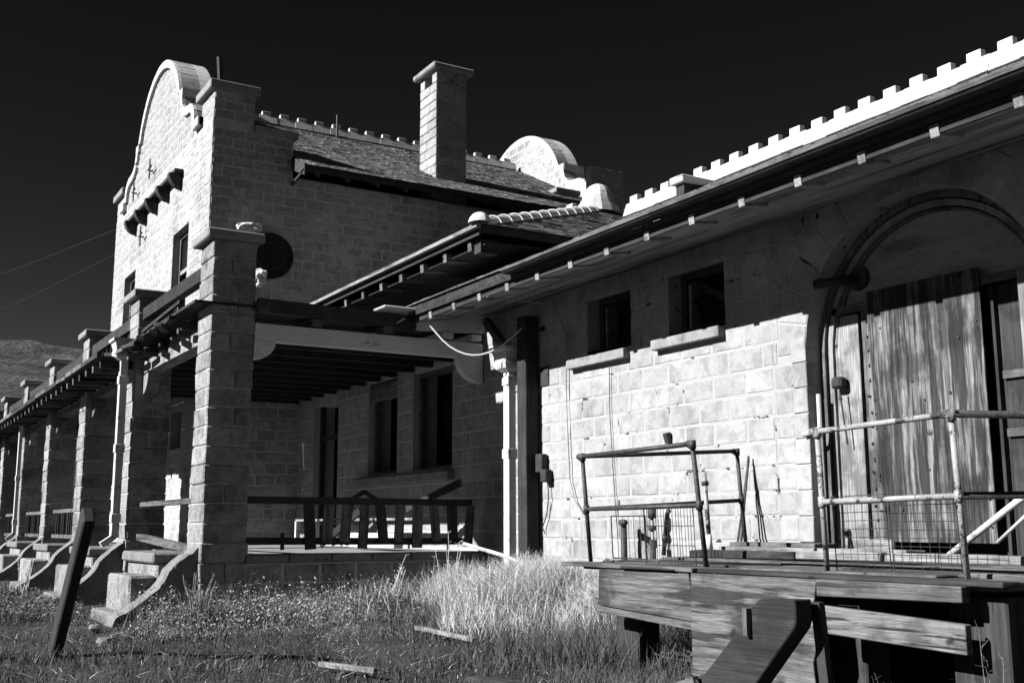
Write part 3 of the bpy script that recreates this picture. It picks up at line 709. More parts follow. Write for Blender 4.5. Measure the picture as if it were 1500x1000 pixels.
POS = ['nearest corner pillar of the porch, tall and square with flat cap',
 'second arcade pillar from the corner with a white downspout on its front',
 'third arcade pillar from the porch corner, rough edged and lit narrow in front',
 'fourth arcade pillar from the porch corner, beside the far picket rail',
 'fifth arcade pillar from the porch corner, behind the thin far downspout',
 'sixth arcade pillar from the porch corner, at the left edge of the view',
 'seventh arcade pillar from the porch corner, half hidden at far left']
def pillar(i):
    x1 = PX[i]; x0 = x1-.565; y0, y1 = Y0, Y0+.525
    t = thing('block_pillar', POS[i], 'pillar', ((x0+x1)/2, Y0+.26, 0), 'square block pillars of the arcade')
    core = MB().box(x0+.015, x1-.015, y0+.015, y1-.015, 0, 4.45).build('shaft_core', 'mortar', t)
    z = .0; k = 0; n = 20; h = 4.45/n
    for k in range(n):
        za, zb_ = k*h+.005, (k+1)*h-.004; e = J(-.004, .005)
        if k < 4: e += .012
        if k % 2 or k in (4, 8): uneven_box(x0-e, x1+e, y0-e, y1+e, za, zb_, 'block', 'pillar_block', t, .008, .013)
        else:
            m_ = (y0+y1)/2+J(-.03, .05)
            uneven_box(x0-e, x1+e, y0-e, m_-.006, za, zb_, 'block', 'pillar_block', t, .008, .012)
            uneven_box(x0-e, x1+e, m_+.006, y1+e, za, zb_, 'block', 'pillar_block', t, .008, .012)
    uneven_box(x0-.10, x1+.07, y0-.09, y1+.08, 4.45, 4.565, 'pillar_cap', 'concrete', t, .005, .015)
    return t
for i in range(7): pillar(i)
SC = ['nearest curved concrete scroll wall sweeping down from the corner pillar', 'curved scroll wall below the second pillar, partly behind the leaning post',
      'curved scroll wall below the third arcade pillar', 'curved scroll wall below the fourth arcade pillar', 'curved scroll wall at the far left of the arcade']
def scroll(i):
    x1 = PX[i]-.10 if i else PX[i]-.06; x0 = x1-.44; jj = .6 if i == 0 else .25
    top = [(3.62, .95), (3.51, .885), (3.35, .77), (3.22, .67), (3.15, .59), (3.11, .50), (3.05, .42), (2.95, .33), (2.80, .22), (2.70, .16), (2.60, .115), (2.56, .02), (2.55, -.15)]
    tp = []
    for (a_, b_), (c_, d_) in zip(top, top[1:]):
        for q_ in (0, .33, .67): tp.append((a_+(c_-a_)*q_, b_+(d_-b_)*q_ - (.025 if J(0, 1) < .1 and i == 0 else 0)))
    top = tp+[top[-1]]
    mb = MB(); n = len(top); o = 0
    xs = [x0, x0+.01, x0+.12, x0+.24, x1-.01, x1]
    for i_, (y, z) in enumerate(top):
        for k, xx in enumerate(xs):
            e = .012 if k in (0, 5) else 0
            mb.v.append((xx+J(-.006, .006)*jj, y+J(-.008, .008)*jj, z-e-abs(J(-.018, .018))*jj*(1+1.5*(k in (1, 4)))))
    m_ = len(xs)
    for i_ in range(n-1):
        for k in range(m_-1): a = i_*m_+k; mb.f.append((a, a+1, a+m_+1, a+m_))
    for k in (0, m_-1):
        base = len(mb.v)
        for (y, z) in top: mb.v.append((xs[k], y, -.2))
        for i_ in range(n-1): a = i_*m_+k; mb.f.append((a, a+m_, base+i_+1, base+i_))
    mb.add([(x0, 3.62, -.2), (x1, 3.62, -.2), (x1, 3.62, .93), (x0, 3.62, .93)], [(0, 1, 2, 3)])
    o = mb.build('scroll_wall', 'stucco'); tag(o, SC[i], 'wall', 'curved scroll walls beside the steps')
for i in range(5): scroll(i)
ST = ['broken concrete steps between the two nearest scroll walls', 'concrete steps behind the leaning post', 'concrete steps below the picket rail, third bay', 'concrete steps at the far left of the arcade']
for i in range(4):
    x1 = PX[i]-.42; x0 = x1-1.55
    t = thing('concrete_steps', ST[i], 'steps', ((x0+x1)/2, 3, 0), 'flights of concrete steps up to the arcade')
    uneven_box(x0-.05, x1, 3.04, 3.9, .66, .775, 'landing_slab', 'stucco', t, .012, .02)
    uneven_box(x0+.02, x1, 3.10, 3.88, .2, .655, 'riser_block', 'pillar_block', t, .01, .02)
    uneven_box(x0+.34, x1, 2.80, 3.095, -.1, .52, 'tread_block', 'pillar_block', t, .012, .025)
    uneven_box(x0+.4, x1, 2.62, 2.795, -.1, .12, 'tread_block', 'stucco', t, .012, .025)

# ------------------------------------------------------------------ arcade / porch roof
pr_ = thing('porch_roof', 'collapsing flat timber porch roof with exposed rafters and tarred edge', 'roof', (-16, 4, 3.6))
YRE = 3.0
for i in range(7):
    a = PX[i+1]+.0; b = PX[i]-.57
    MB().box(a+.02, b-.01, Y0+.1, Y0+.32, 3.30, 3.52).build('front_beam', 'pale_x' if i < 1 else 'mid_x', pr_)
    for s, xx in ((1, a+.0), (-1, b)):
        prof = [(xx+s*.002, 3.295), (xx+s*.3, 3.295)] + [(xx+s*.3*math.cos(t), 3.295-.3*math.sin(t)) for t in [math.pi/2*k/6 for k in range(1, 7)]]
        MB().prism(prof, 'y', Y0+.12, Y0+.3).build('quarter_bracket', 'pale_z' if i in (0, 3) else 'mid_z', pr_)
# rafters of the arcade running back from the eave
x = XA-.75; k = 0
while x > PX[7]:
    front = YRE+.02 if x < PX[1]-.2 else Y0-.12+J(-.1, .12)
    if x > XR+.1: y1 = YG+.0 if False else YW-.02
    else: y1 = YG-.02
    zf_ = 3.44 if x < PX[1]-.2 else 3.50
    MB().bar((x, front, zf_+J(-.006, .006)), (x, y1, 3.585), .085, .12).build('rafter', 'mid_y' if k % 3 else 'dark_y', pr_, bevel=.006)
    x -= .57; k += 1
# ceiling joists below the deck
x = XA-.5; 
for k in range(11):
    MB().bar((XA-.9-k*.62, Y0+.4, 3.43), (XA-.9-k*.62, YW-.02, 3.43), .06, .16).build('joist', 'dark_y', pr_)
# deck boards
for k in range(10):
    a = Y0-.2+k*.4; b = min(a+.396, YW-.01)
    if b-a > .1: MB().box(XR+.02, XA+.02, a, b, 3.652+.002*(k % 2), 3.685).build('deck_board', 'dark_x', pr_)
for k in range(6):
    a = YRE+k*.39; b = min(a+.38, YG-.01)
    MB().box(PX[7], XR-.0 if a > Y0+.3 else PX[1]-.1, a, b, 3.515+.06*(a-YRE)+.002*(k % 2), 3.545+.06*(a-YRE)).build('deck_board', 'dark_x', pr_)
# ragged roofing edge along the front
xx = PX[1]-.1
while xx > PX[7]:
    ln = J(.8, 1.7); MB().bar((xx, YRE-.02, 3.545+J(-.01, .02)), (xx-ln, YRE-.02, 3.545+J(-.01, .02)), .07, .06+J(0, .02)).build('edge_board', 'mid_x' if J(0, 1) < .5 else 'dark_x', pr_); xx -= ln+.01
for k in range(7):
    xx = XA-.7-k*.55; MB().bar((xx, Y0-.25+J(-.1, .1), 3.58), (xx-.5, Y0-.2+J(-.12, .1), 3.60+J(-.03, .05)), .09, .05).build('broken_board', 'mid_x' if k % 2 else 'dark_x', pr_)
MB().bar((-13.9, Y0-.05, 3.9), (-15.2, Y0-.22, 3.69), .04, .04).build('loose_stick', 'dark_x', pr_)
# side edge facing the camera: pale beam, tarred edge, rafter ends, brackets
ys, ye = Y0+.53, YW-.02
MB().bar((XA-.07, ys, 3.375), (XA-.07, ye, 3.375), .14, .21).build('side_beam', 'whitewood_y', pr_, bevel=.006)
for s, yy in ((1, ys), (-1, ye)):
    rr = .27 if s > 0 else .38
    prof = [(yy, 3.268), (yy+s*rr, 3.268)] + [(yy+s*rr*math.cos(t), 3.268-rr*.85*math.sin(t)) for t in [math.pi/2*k/7 for k in range(1, 8)]]
    MB().prism(prof, 'x', XA-.13, XA-.01).build('quarter_bracket', 'whitewood_y', pr_, bevel=.004)
MB().bar((XA+.02, ys+.02, 3.69), (XA+.02, 6.12, 3.655), .1, .17).build('tarred_edge', 'tar', pr_)
MB().bar((XA+.0, 6.125, 3.66), (XA+.0, YW-.02, 3.70), .06, .17).build('edge_board', 'whitewood_y', pr_)
uneven_box(XA-.02, XA+.06, ys+.0, ys+.16, 3.6, 3.74, 'torn_flashing', 'mid_y', pr_, .02)
for y in (4.78, 5.74, 6.6, 7.02):
    MB().bar((XA-.6, y-.0, 3.555), (XA+.05, y, 3.545), .15, .09, (0, 0, 1)).build('rafter_end', 'whitewood_y' if y > 6 else 'mid_x', pr_, bevel=.01)
MB().bar((XA+.25, 7.05, 3.75), (XA+.75, 7.05, 3.3), .09, .09).build('knee_brace', 'mid_x', pr_)
uneven_box(-12.7, -12.35, 5.55, 6.05, 3.77, 3.80, 'sunlit_board', 'whitepaint', pr_, .004)

# parapet rails between pillar heads
RL = ['tilted dark parapet rail between the corner pillar and the second', 'parapet rail between second and third pillar heads', 'parapet rail between third and fourth pillar heads', 'parapet rail between fourth and fifth pillar heads', 'parapet rail between the fifth and sixth pillar heads at far left']
for i in range(5):
    t = thing('parapet_rail', RL[i], 'railing', ((PX[i]+PX[i+1])/2, Y0+.2, 3.7), 'parapet rails on the arcade roof')
    a, b = PX[i]-.58, PX[i+1]-.0
    MB().bar((a, Y0+.12, 4.17), (b, Y0+.12, 4.19), .12, .17).build('top_rail', 'tar' if i == 0 else 'dark_x', t)
    if i:
        for k in range(9): xk = a-.2-k*(a-b-.3)/9; MB().box(xk-.02, xk+.02, Y0+.1, Y0+.14, 3.70, 4.09).build('baluster', 'dark_z', t)
# low rails of the arcade
LR = ['single weathered rail between the corner and second pillars', 'picket rail in the third bay', 'picket rail in the fourth bay', 'picket rail in the fifth bay', 'picket rail in the sixth bay, far left']
for i, bay in enumerate((0, 2, 3, 4, 5)):
    a, b = PX[bay]-.6, PX[bay+1]+.0
    t = thing('porch_rail', LR[i], 'railing', ((a+b)/2, Y0+.2, FZ), 'low porch rails between the arcade pillars')
    MB().bar((a, Y0+.2, 1.38+(.0 if i else .01)), (b, Y0+.2, 1.39), .09, .07).build('top_rail', 'mid_x', t, bevel=.006)
    if i:
        MB().bar((a, Y0+.2, .90), (b, Y0+.2, .90), .09, .07).build('bottom_rail', 'mid_x', t)
        for k in range(14):
            if J(0, 1) < .25: continue
            xk = a-.15-k*(a-b-.3)/14; MB().box(xk-.02, xk+.02, Y0+.18, Y0+.22, .935, 1.35).build('picket', 'dark_z', t)
o = MB().bar((PX[0]-.62, Y0+.1, .80), (PX[1]+.2, Y0+.15, .93), .12, .09).build('fallen_beam', 'mid_x', bevel=.008); tag(o, 'weathered beam lying across the top of the nearest steps', 'beam')

# ------------------------------------------------------------------ porch side rail with pickets
t = thing('picket_railing', 'dark broken picket railing on the porch between the corner pillar and the wall', 'railing', (XA-.12, 5.6, FZ))
xr = XA-.15
MB().bar((xr, Y0+.54, 1.385), (xr, YW-.12, 1.37), .08, .085).build('top_rail', 'dark_y', t, bevel=.006)
MB().bar((xr, Y0+.54, .905), (xr, YW-.12, .875), .08, .085).build('bottom_rail', 'dark_y', t, bevel=.006)
yy = 4.80
for k in range(10):
    lean = J(-.03, .03)
    MB().bar((xr+.06, yy+lean, .80 if k % 3 == 0 else .88), (xr+.06, yy-lean, 1.34), .025, .13+J(-.01, .01), (0, 1, 0)).build('picket', 'mid_z' if k % 4 else 'dark_z', t); yy += .237+J(-.015, .015)
MB().bar((xr-.05, 5.35, 1.38), (xr-.05, 5.55, 1.5), .03, .05).bar((xr-.05, 5.55, 1.5), (xr-.05, 5.75, 1.38), .03, .05).build('ornament', 'dark_y', t)
MB().bar((xr+.1, 4.45, .8), (xr+.1, 4.45, 1.0), .03, .04, (0, 1, 0)).build('baluster_stub', 'dark_z', t)
# debris on the porch
t = thing('broken_table', 'overturned white slatted table frame behind the picket railing', 'table', (-16, 6.6, FZ))
MB().bar((-18.6, 6.75, 1.18), (-13.6, 6.75, 1.17), .06, .035).build('table_edge', 'pale_x', t)
MB().bar((-18.5, 6.9, 1.12), (-13.7, 6.9, 1.11), .04, .03).build('table_rail', 'pale_x', t)
for x in (-18.5, -17.6, -16.2, -15.0, -13.75): MB().box(x-.035, x+.035, 6.70, 6.78, FZ, 1.16).build('leg', 'whitepaint', t)
for a, b in ((-18.4, -17.7), (-16.1, -15.3)): MB().bar((a, 6.76, .82), (b, 6.76, 1.12), .03, .04).build('brace', 'pale_x', t)
o = MB().bar((-13.6, 6.5, 1.3), (-12.5, 6.72, 1.62), .05, .09).build('loose_plank', 'dark_x'); tag(o, 'dark plank propped up behind the right end of the picket railing', 'plank')
MB()
o = MB().bar((-16.0, 6.2, .8), (-15.2, 6.5, 1.3), .04, .10).build('loose_plank', 'black'); tag(o, 'dark plank leaning diagonally behind the middle pickets', 'plank')
o = uneven_box(-14.9, -13.4, 6.2, 6.35, FZ, .98, 'pale_board', 'whitepaint', None, .01); tag(o, 'pale board lying on the porch floor behind the pickets', 'board')
o = MB().tube([(-11.3, 6.12, .87), (-10.85, 6.36, .75), (-10.4, 6.6, .58), (-9.9, 6.86, .36)], .022).build('fallen_pipe', 'whitepaint'); tag(o, 'thin white pipe sloping out past the foot of the downspout', 'pipe')

# iron wheel on the side wall, plaster patches
t = thing('round_iron_cover', 'round dark iron cover with concentric rings fixed to the shaded side wall', 'iron cover', (XR+.1, 6.6, 6.1))
def disc(cx, cy, cz, r0, r1, x0, x1, n=28):
    mb = MB()
    for x in (x0, x1):
        for r_ in (r0, r1):
            for i in range(n): a = 2*math.pi*i/n; mb.v.append((cx+x, cy+r_*math.cos(a), cz+r_*math.sin(a)))
    for i in range(n):
        j = (i+1) % n; A_, B_, C_, D_ = 0, n, 2*n, 3*n
        mb.f += [(A_+i, A_+j, B_+j, B_+i), (C_+i, D_+i, D_+j, C_+j), (B_+i, B_+j, D_+j, D_+i), (A_+i, C_+i, C_+j, A_+j)]
    return mb
cy_, cz_ = 6.5, 6.13
disc(XR, cy_, cz_, .002, .42, .02, .08).build('cover_plate', 'black', t)
disc(XR, cy_, cz_, .39, .44, .02, .10).build('outer_ring', 'black', t)
disc(XR, cy_-.03, cz_, .25, .28, .08, .095).build('inner_ring', 'rust', t)
disc(XR, cy_, cz_, .002, .04, .08, .12).build('hub', 'black', t)
MB().box(XR+.015, XR+.07, 6.12, 6.26, 5.75, 6.6).build('mounting_strap', 'black', t)
def lump(c, r, name, label, cat, m='whitepaint'):
    bm = bmesh.new(); bmesh.ops.create_icosphere(bm, subdivisions=3, radius=1)
    for v_ in bm.verts:
        q = v_.co; k = 1+.22*math.sin(5*q.x+3*q.y)*math.cos(6*q.z)+.1*math.sin(13*q.y+9*q.z+4*q.x); v_.co = Vector(c)+Vector((q.x*r[0], q.y*r[1], q.z*r[2]))*k
    me = bpy.data.meshes.new(name); bm.to_mesh(me); bm.free(); me.materials.append(MT[m]); o = bpy.data.objects.new(name, me); col.objects.link(o); tag(o, label, cat)
lump((XR+.10, 6.05, 6.60), (.22, .24, .09), 'plaster_lump', 'pale sunlit plaster lump above the round iron cover', 'plaster')
lump((XR+.10, 6.26, 5.66), (.22, .15, .17), 'plaster_lump', 'pale sunlit plaster lump below the round iron cover', 'plaster')

# ------------------------------------------------------------------ downspouts, post, conduit, wires
def downspout(x0, x1, y0, y1, z0, z1, label, bands=(), head=None, elbow=True):
    t = thing('downspout', label, 'downspout', ((x0+x1)/2, (y0+y1)/2, z0))
    MB().box(x0, x1, y0, y1, z0, z1).build('pipe', 'whitepaint', t, bevel=.008)
    for z in bands: MB().box(x0-.012, x1+.012, y0-.012, y1+.012, z-.06, z+.06).build('strap', 'whitepaint', t, bevel=.004)
    if head:
        hw, hz = head; cx, cy = (x0+x1)/2, (y0+y1)/2; mb = MB()
        rings = [(.09, z1-.01), (.16, z1+.03), (.19, z1+.09), (.17, z1+.15), (.2, z1+.24), (.24, z1+.26), (.24, z1+.3)]
        for r_, z in rings: mb.v += [(cx-r_*hw, cy-r_*hw, z), (cx+r_*hw, cy-r_*hw, z), (cx+r_*hw, cy+r_*hw*.6, z), (cx-r_*hw, cy+r_*hw*.6, z)]
        for i in range(len(rings)-1):
            for j in range(4): mb.f.append((i*4+j, i*4+(j+1) % 4, i*4+4+(j+1) % 4, i*4+4+j))
        mb.f += [(3, 2, 1, 0), tuple(len(mb.v)-4+k for k in range(4))]
        mb.build('rain_head', 'whitepaint', t)
    if elbow: MB().bar(((x0+x1)/2, (y0+y1)/2, z0+.02), ((x0+x1)/2, y0-.12, z0-.1), x1-x0, .08).build('elbow', 'whitepaint', t)
    return t
downspout(-11.79, -11.66, 6.94, 7.05, .5, 2.98, 'white square downspout with moulded head beside the dark post', (2.86, 1.95), (.8, 0))
downspout(-16.73, -16.62, 3.27, 3.38, .92, 3.5, 'white downspout on the front of the second arcade pillar', (3.2, 2.2, 1.2), (.8, 0))
downspout(-28.1, -28.0, 3.32, 3.4, .9, 3.5, 'thin white downspout before the fifth arcade pillar, far left', (2.2, 1.2), None)
o = uneven_box(-11.47, -11.27, 6.95, 7.13, .3, 3.62, 'timber_post', 'dark_z', None, .006, .01); tag(o, 'dark square timber post between the downspout and the sunlit wall', 'post')
t = thing('conduit', 'vertical electrical conduit with two small dark boxes on the sunlit wall', 'conduit', (-11.15, YW, 1.6))
MB().tube([(-11.17, YW-.02, 3.46), (-11.17, YW-.06, 3.44), (-11.17, YW-.06, 3.4), (-11.17, YW-.06, 1.9)], .028, 8).build('pipe', 'rust', t, smooth=True)
MB().box(-11.24, -11.10, YW-.11, YW-.02, 1.7, 1.92).build('junction_box', 'rust', t, bevel=.01)
MB().box(-11.12, -11.0, YW-.12, YW-.02, 1.58, 1.73).build('outlet_box', 'rust', t, bevel=.012)
MB().box(-11.27, -11.07, YW-.02, YW-.0-.012, 2.75, 2.98).build('back_plate', 'rust', t)
o = MB().tube([(-11.06, YW-.05, 1.6), (-11.04, YW-.05, 1.4), (-11.1, YW-.04, 1.2), (-11.18, YW-.05, 1.05), (-11.16, YW-.03, .98)], .008).build('cable', 'rust'); tag(o, 'thin dark cable hanging from the outlet box', 'cable')
o = MB().tube([(-10.55, YE+.02, 3.62), (-10.55, 6.9, 3.62), (-10.62, YW-.05, 3.3), (-10.65, YW-.04, 2.7), (-10.63, YW-.04, 2.1), (-10.6, YW-.04, 1.6), (-10.5, YW-.04, 1.35), (-10.35, YW-.04, 1.2)], .008).build('hanging_wire', 'wire'); tag(o, 'pale wire hanging down the sunlit wall left of the first window', 'wire')
o = MB().tube([(-9.8, YW-.03, 2.85), (-9.81, YW-.03, 2.3), (-9.77, YW-.03, 1.7), (-9.73, YW-.03, 1.2), (-9.7, YW-.03, .95)], .005).build('hanging_wire', 'rust'); tag(o, 'fine dark wire hanging below the sill of the left small window', 'wire')
pts = []
for i in range(15):
    s = i/14; pts.append((-12.35+s*1.05, 6.05+s*.95, 3.66-.62*math.sin(math.pi*min(1, s*.98))*.72-.1*s + (.08*max(0, .25-s)*4)))
o = MB().tube([(-13.0, 5.6, 3.5), (-12.75, 5.75, 3.56), (-12.5, 5.9, 3.68)] , .01).tube(pts, .011).build('slack_cable', 'whitepaint'); tag(o, 'pale slack cable looping from the porch roof edge to the dark post', 'cable')
for (z0, lb) in ((8.57, 'upper utility wire crossing the dark sky at left'), (7.9, 'lower utility wire crossing the dark sky at left')):
    z1 = 13.4 if z0 > 8 else 11.6; pts = [(-28.55-k*6, 5.3, z0+(z1-z0)*k/4.6-.5*math.sin(math.pi*min(1, k/12))) for k in range(0, 14)]
    o = MB().tube(pts, .009, 5).build('utility_wire', 'black'); tag(o, lb, 'wire', 'utility wires to the gabled building')
# wall lamp arm beside the arch
t = thing('wall_lamp_arm', 'short iron pipe arm with round flange in the shaded arch', 'lamp arm', (-6.4, 7.2, 3.15))
MB().tube([(-6.70, 7.10, 3.14), (-6.47, 7.40, 3.19)], .042, 12).build('arm', 'rust', t, smooth=True)
mb = MB(); n = 20
for y in (7.39, 7.425):
    for i in range(n): a = 2*math.pi*i/n; mb.v.append((-6.47+.11*math.cos(a), y, 3.19+.11*math.sin(a)))
mb.f = [tuple(range(n)), tuple(range(n, 2*n))[::-1]] + [(i, (i+1) % n, n+(i+1) % n, n+i) for i in range(n)]
mb.build('flange', 'rust', t)
t = thing('jamb_conduit', 'pale pipe with rusty box running down the left jamb of the arched door', 'pipe', (-6.8, 7.3, .8))
MB().tube([(-6.82, YW+.06, .8), (-6.83, YW+.06, 1.9), (-6.83, YW+.06, 2.2)], .02, 8).build('pipe', 'whitepaint', t)
MB().tube([(-6.83, YW+.06, 1.9), (-6.86, YW-.02, 1.86), (-6.93, YW-.05, 1.85)], .022, 8).build('elbow', 'whitepaint', t)
MB().box(-6.75, -6.63, YW+.12, YW+.22, 2.24, 2.34).build('rusty_box', 'rust', t, bevel=.02)
MB().tube([(-6.66, YW+.14, 2.22), (-6.62, YW+.16, 1.75)], .008).build('lead', 'rust', t)

# ------------------------------------------------------------------ loading dock
dock = thing('loading_dock', 'decaying timber loading dock with plank deck and patched board skirt', 'dock', (-5, 6, 0))
DX0, DX1, DY0, DY1 = -7.05, -1.0, 4.72, 7.12
DZ = .80
ys_ = np.linspace(DY0+.12, DY1, 13)
for k in range(12):
    a, b = ys_[k], ys_[k+1]; cuts = [DX0+J(-.12, .1), DX0+J(1.2, 2.4), DX0+J(2.9, 4.0), DX1+J(-.2, .2)]
    if a < 5.9: cuts = [c_ for c_ in cuts[:-1]]+[-3.38+J(-.05, .08)]
    for p, q in zip(cuts, cuts[1:]):
        zt = DZ+.055*((a-DY0)/(DY1-DY0))+J(-.008, .012)
        uneven_box(p+.004, q-.004, a+.004, b-.006, zt-.05, zt, 'deck_plank', 'ply_x' if J(0, 1) < .5 else 'mid_x', dock, .008, .006)
# front edge board (thin ragged lip) and skirt
uneven_box(DX0-.02, -5.55, DY0-.05, DY0+.11, .775, .80, 'lip_board', 'mid_x', dock, .01, .004)
uneven_box(-6.3, -5.72, DY0-.07, DY0-.052, .775, .79, 'lip_board', 'dark_x', dock, .008, .004)
uneven_box(-5.54, -3.35, DY0-.02, DY0+.11, .775, .797, 'lip_board', 'dark_x', dock, .01, .004)
def plate(pts, y0, y1, name, m, parent):
    pts = [(x*.985, 1.07+(z-1.07)*.985) for x, z in pts]
    return MB().prism(pts, 'y', y0, y1).build(name, m, parent, bevel=.004)
ysk = 4.705
plate([(-6.72, .50), (-5.64, .455), (-5.70, .76), (-6.71, .765)], ysk-.02, ysk+.02, 'skirt_panel', 'ply_x', dock)
plate([(-6.73, .455), (-5.63, .40), (-5.63, .45), (-6.73, .495)], ysk-.03, ysk+.03, 'skirt_batten', 'mid_x', dock)
plate([(-5.67, .02), (-4.60, .10), (-4.62, .3), (-4.585, .4), (-4.60, .6), (-4.565, .765), (-5.66, .765)], ysk-.035, ysk+.0, 'skirt_panel', 'ply_x', dock)
plate([(-4.555, .675), (-3.6, .69), (-3.6, .768), (-4.555, .768)], ysk-.05, ysk+.02, 'edge_beam', 'mid_x', dock)
plate([(-4.555, .475), (-3.60, .44), (-3.60, .585), (-4.555, .625)], ysk-.04, ysk+.01, 'skirt_plank', 'grey_x', dock)
for x0, x1, y, m in ((-6.7, -6.43, 4.9, 'dark_z'), (-4.62, -4.42, 4.95, 'dark_z'), (-3.78, -3.58, 4.86, 'dark_z'), (-3.56, -3.42, 4.82, 'dark_z'), (-2.2, -2.0, 5.8, 'dark_z'), (-6.8, -6.6, 6.9, 'dark_z'), (-5.2, -5.0, 6.9, 'dark_z'), (-3.0, -2.8, 6.9, 'dark_z')):
    uneven_box(x0, x1, y, y+.2, -.1, .72 if y < 5 else .74, 'dock_post', m, dock, .008, .01)
for y in (5.3, 6.1): MB().box(DX0+.1, -3.4 if y < 6 else DX1, y, y+.09, .62, .745).build('joist', 'dark_x', dock)
# thick boards lying on the deck
for (a, b, c, d, z0, rot, lb) in ((-7.05, -6.15, 6.35, 6.62, .88, .06, 'thick weathered plank lying on the dock near the wall'), (-6.5, -4.7, 5.7, 5.88, .86, -.03, 'long pale plank lying on the middle of the dock'), (-5.2, -2.2, 5.25, 5.42, .855, .02, 'long pale board on the dock behind the wire mesh panel'), (-6.1, -5.2, 5.15, 5.3, .85, .12, 'short dark broken board on the dock near its front edge')):
    mb = MB().box(a, b, c, d, z0, z0+.05); cx, cy = (a+b)/2, (c+d)/2
    mb.v = [(cx+(x-cx)*math.cos(rot)-(y-cy)*math.sin(rot), cy+(x-cx)*math.sin(rot)+(y-cy)*math.cos(rot), z+J(-.004, .004)) for x, y, z in mb.v]
    o = mb.build('loose_plank', 'pale_x' if 'pale' in lb else ('mid_x' if 'thick' in lb else 'dark_x'), bevel=.006); tag(o, lb, 'plank', None)

# pipe railings
def piperail(name, label, posts, rails, m, r=.0165, fit=True):
    t = thing(name, label, 'railing', posts[0][0])
    for a, b in posts: MB().tube([a, b], r, 8).build('post', m, t, smooth=True)
    for a, b in rails: MB().tube([a, b], r, 8).build('rail', m, t, smooth=True)
    for a, b in posts:
        mb = MB().tube([Vector(b)-Vector((0, 0, .035)), Vector(b)+Vector((0, 0, .022))], r*1.55, 8); mb.tube([Vector(b), Vector(b)+Vector((-.05, 0, 0))], r*1.4, 8); mb.build('elbow', m, t, smooth=True)
        pm = Vector(a).lerp(Vector(b), .5); MB().tube([pm-Vector((0, 0, .03)), pm+Vector((0, 0, .03))], r*1.45, 8).build('tee', m, t, smooth=True)
    return t
L0, L1 = Vector((-6.94, 4.85, .80)), Vector((-6.86, 4.73, 1.585)); B0, B1 = Vector((-5.66, 4.88, .80)), Vector((-5.6, 4.74, 1.60)); K0, K1 = Vector((-6.94, 6.42, .87)), Vector((-6.87, 6.29, 1.675))
t = piperail('dark_pipe_railing', 'dark rusty pipe railing around the left corner of the dock', [(L0, L1), (B0, B1), (K0, K1)], [(L1, B1), (L1, K1), (L0.lerp(L1, .5), B0.lerp(B1, .5)), (L0.lerp(L1, .5), K0.lerp(K1, .5))], 'darkpipe')
C0, C1 = Vector((-4.6, 4.87, .80)), Vector((-4.52, 4.76, 1.60)); D0, D1 = Vector((-3.69, 4.9, .80)), Vector((-3.63, 4.78, 1.625))
E0 = Vector((-3.62, 6.95, .85)); E1 = Vector((-3.6, 6.95, 1.68))
t = piperail('pale_pipe_railing', 'peeling white pipe railing in front of the arched doorway', [(C0, C1), (D0, D1)], [(C1, D1), (C0.lerp(C1, .5), D0.lerp(D1, .5))], 'rustpale')
for s in (1.0, .5):
    p = D0.lerp(D1, s); MB().tube([p, Vector((p.x-.75, 6.95, p.z+.05))] if False else [p, Vector((p.x+.4, 6.95, p.z+.04))], .02, 8).build('return_rail', 'darkpipe', t, smooth=True)
o = MB().tube([(-4.6, 5.95, .88), (-4.1, 5.9, 1.18), (-3.8, 5.9, 1.36)], .022, 8).build('handrail_pipe', 'whitepaint', smooth=True); tag(o, 'white pipe sloping up to the right behind the pale railing', 'pipe')
o = MB().tube([(-4.72, 6.6, .95), (-4.2, 6.5, 1.3)], .012, 6).build('thin_pipe', 'whitepaint', smooth=True); tag(o, 'thin pale pipe sloping beside the dark inner door', 'pipe')
# pipes standing at the wall behind the railing
t = thing('standpipe', 'capped pipe with elbow standing behind the dark railing near the wall', 'pipe', (-8.1, 6.5, .8))
MB().tube([(-8.13, 6.5, .8), (-8.06, 6.5, 1.18), (-8.0, 6.47, 1.2)], .022, 8).build('pipe', 'darkpipe', t, smooth=True)
MB().tube([(-8.105, 6.5, .93), (-8.095, 6.5, .98)], .032, 8).build('coupling', 'darkpipe', t, smooth=True)
t = thing('water_pipe', 'stubby dark pipe with valve and horizontal branch against the sunlit wall', 'pipe', (-9.3, 7.0, .7))
MB().tube([(-9.38, 6.98, .3), (-9.38, 6.98, 1.13)], .034, 8).build('pipe', 'darkpipe', t, smooth=True)
MB().tube([(-9.38, 6.95, 1.1), (-9.12, 6.8, 1.1)], .034, 8).build('branch', 'darkpipe', t, smooth=True)
t = thing('valve_pipe', 'rusty pipe with round valve body beside the mesh panels', 'pipe', (-8.6, 7.0, .7))
MB().tube([(-8.9, 6.98, .3), (-8.9, 6.98, 1.22)], .018, 8).build('pipe', 'rustpale', t, smooth=True)
MB().tube([(-8.9, 6.98, .5), (-8.9, 6.98, .93)], .034, 8).build('sleeve', 'darkpipe', t, smooth=True)
MB().tube([(-8.9, 6.98, 1.14), (-8.9, 6.98, 1.24)], .045, 10).build('valve', 'darkpipe', t, smooth=True)
MB().tube([(-8.9, 6.98, 1.02), (-8.9, 6.98, 1.07)], .04, 10).build('valve', 'darkpipe', t, smooth=True)
t = thing('leaning_tube', 'pale tube with dark clamps leaning beside the front post of the dark railing', 'tube', (-5.8, 5.3, .9))
MB().tube([(-6.45, 5.6, .92), (-6.51, 5.62, 1.47)], .017, 8).build('tube', 'rustpale', t, smooth=True)
MB().tube([(-6.447, 5.6, .89), (-6.46, 5.6, 1.0)], .023, 8).build('end_cap', 'whitepaint', t, smooth=True)
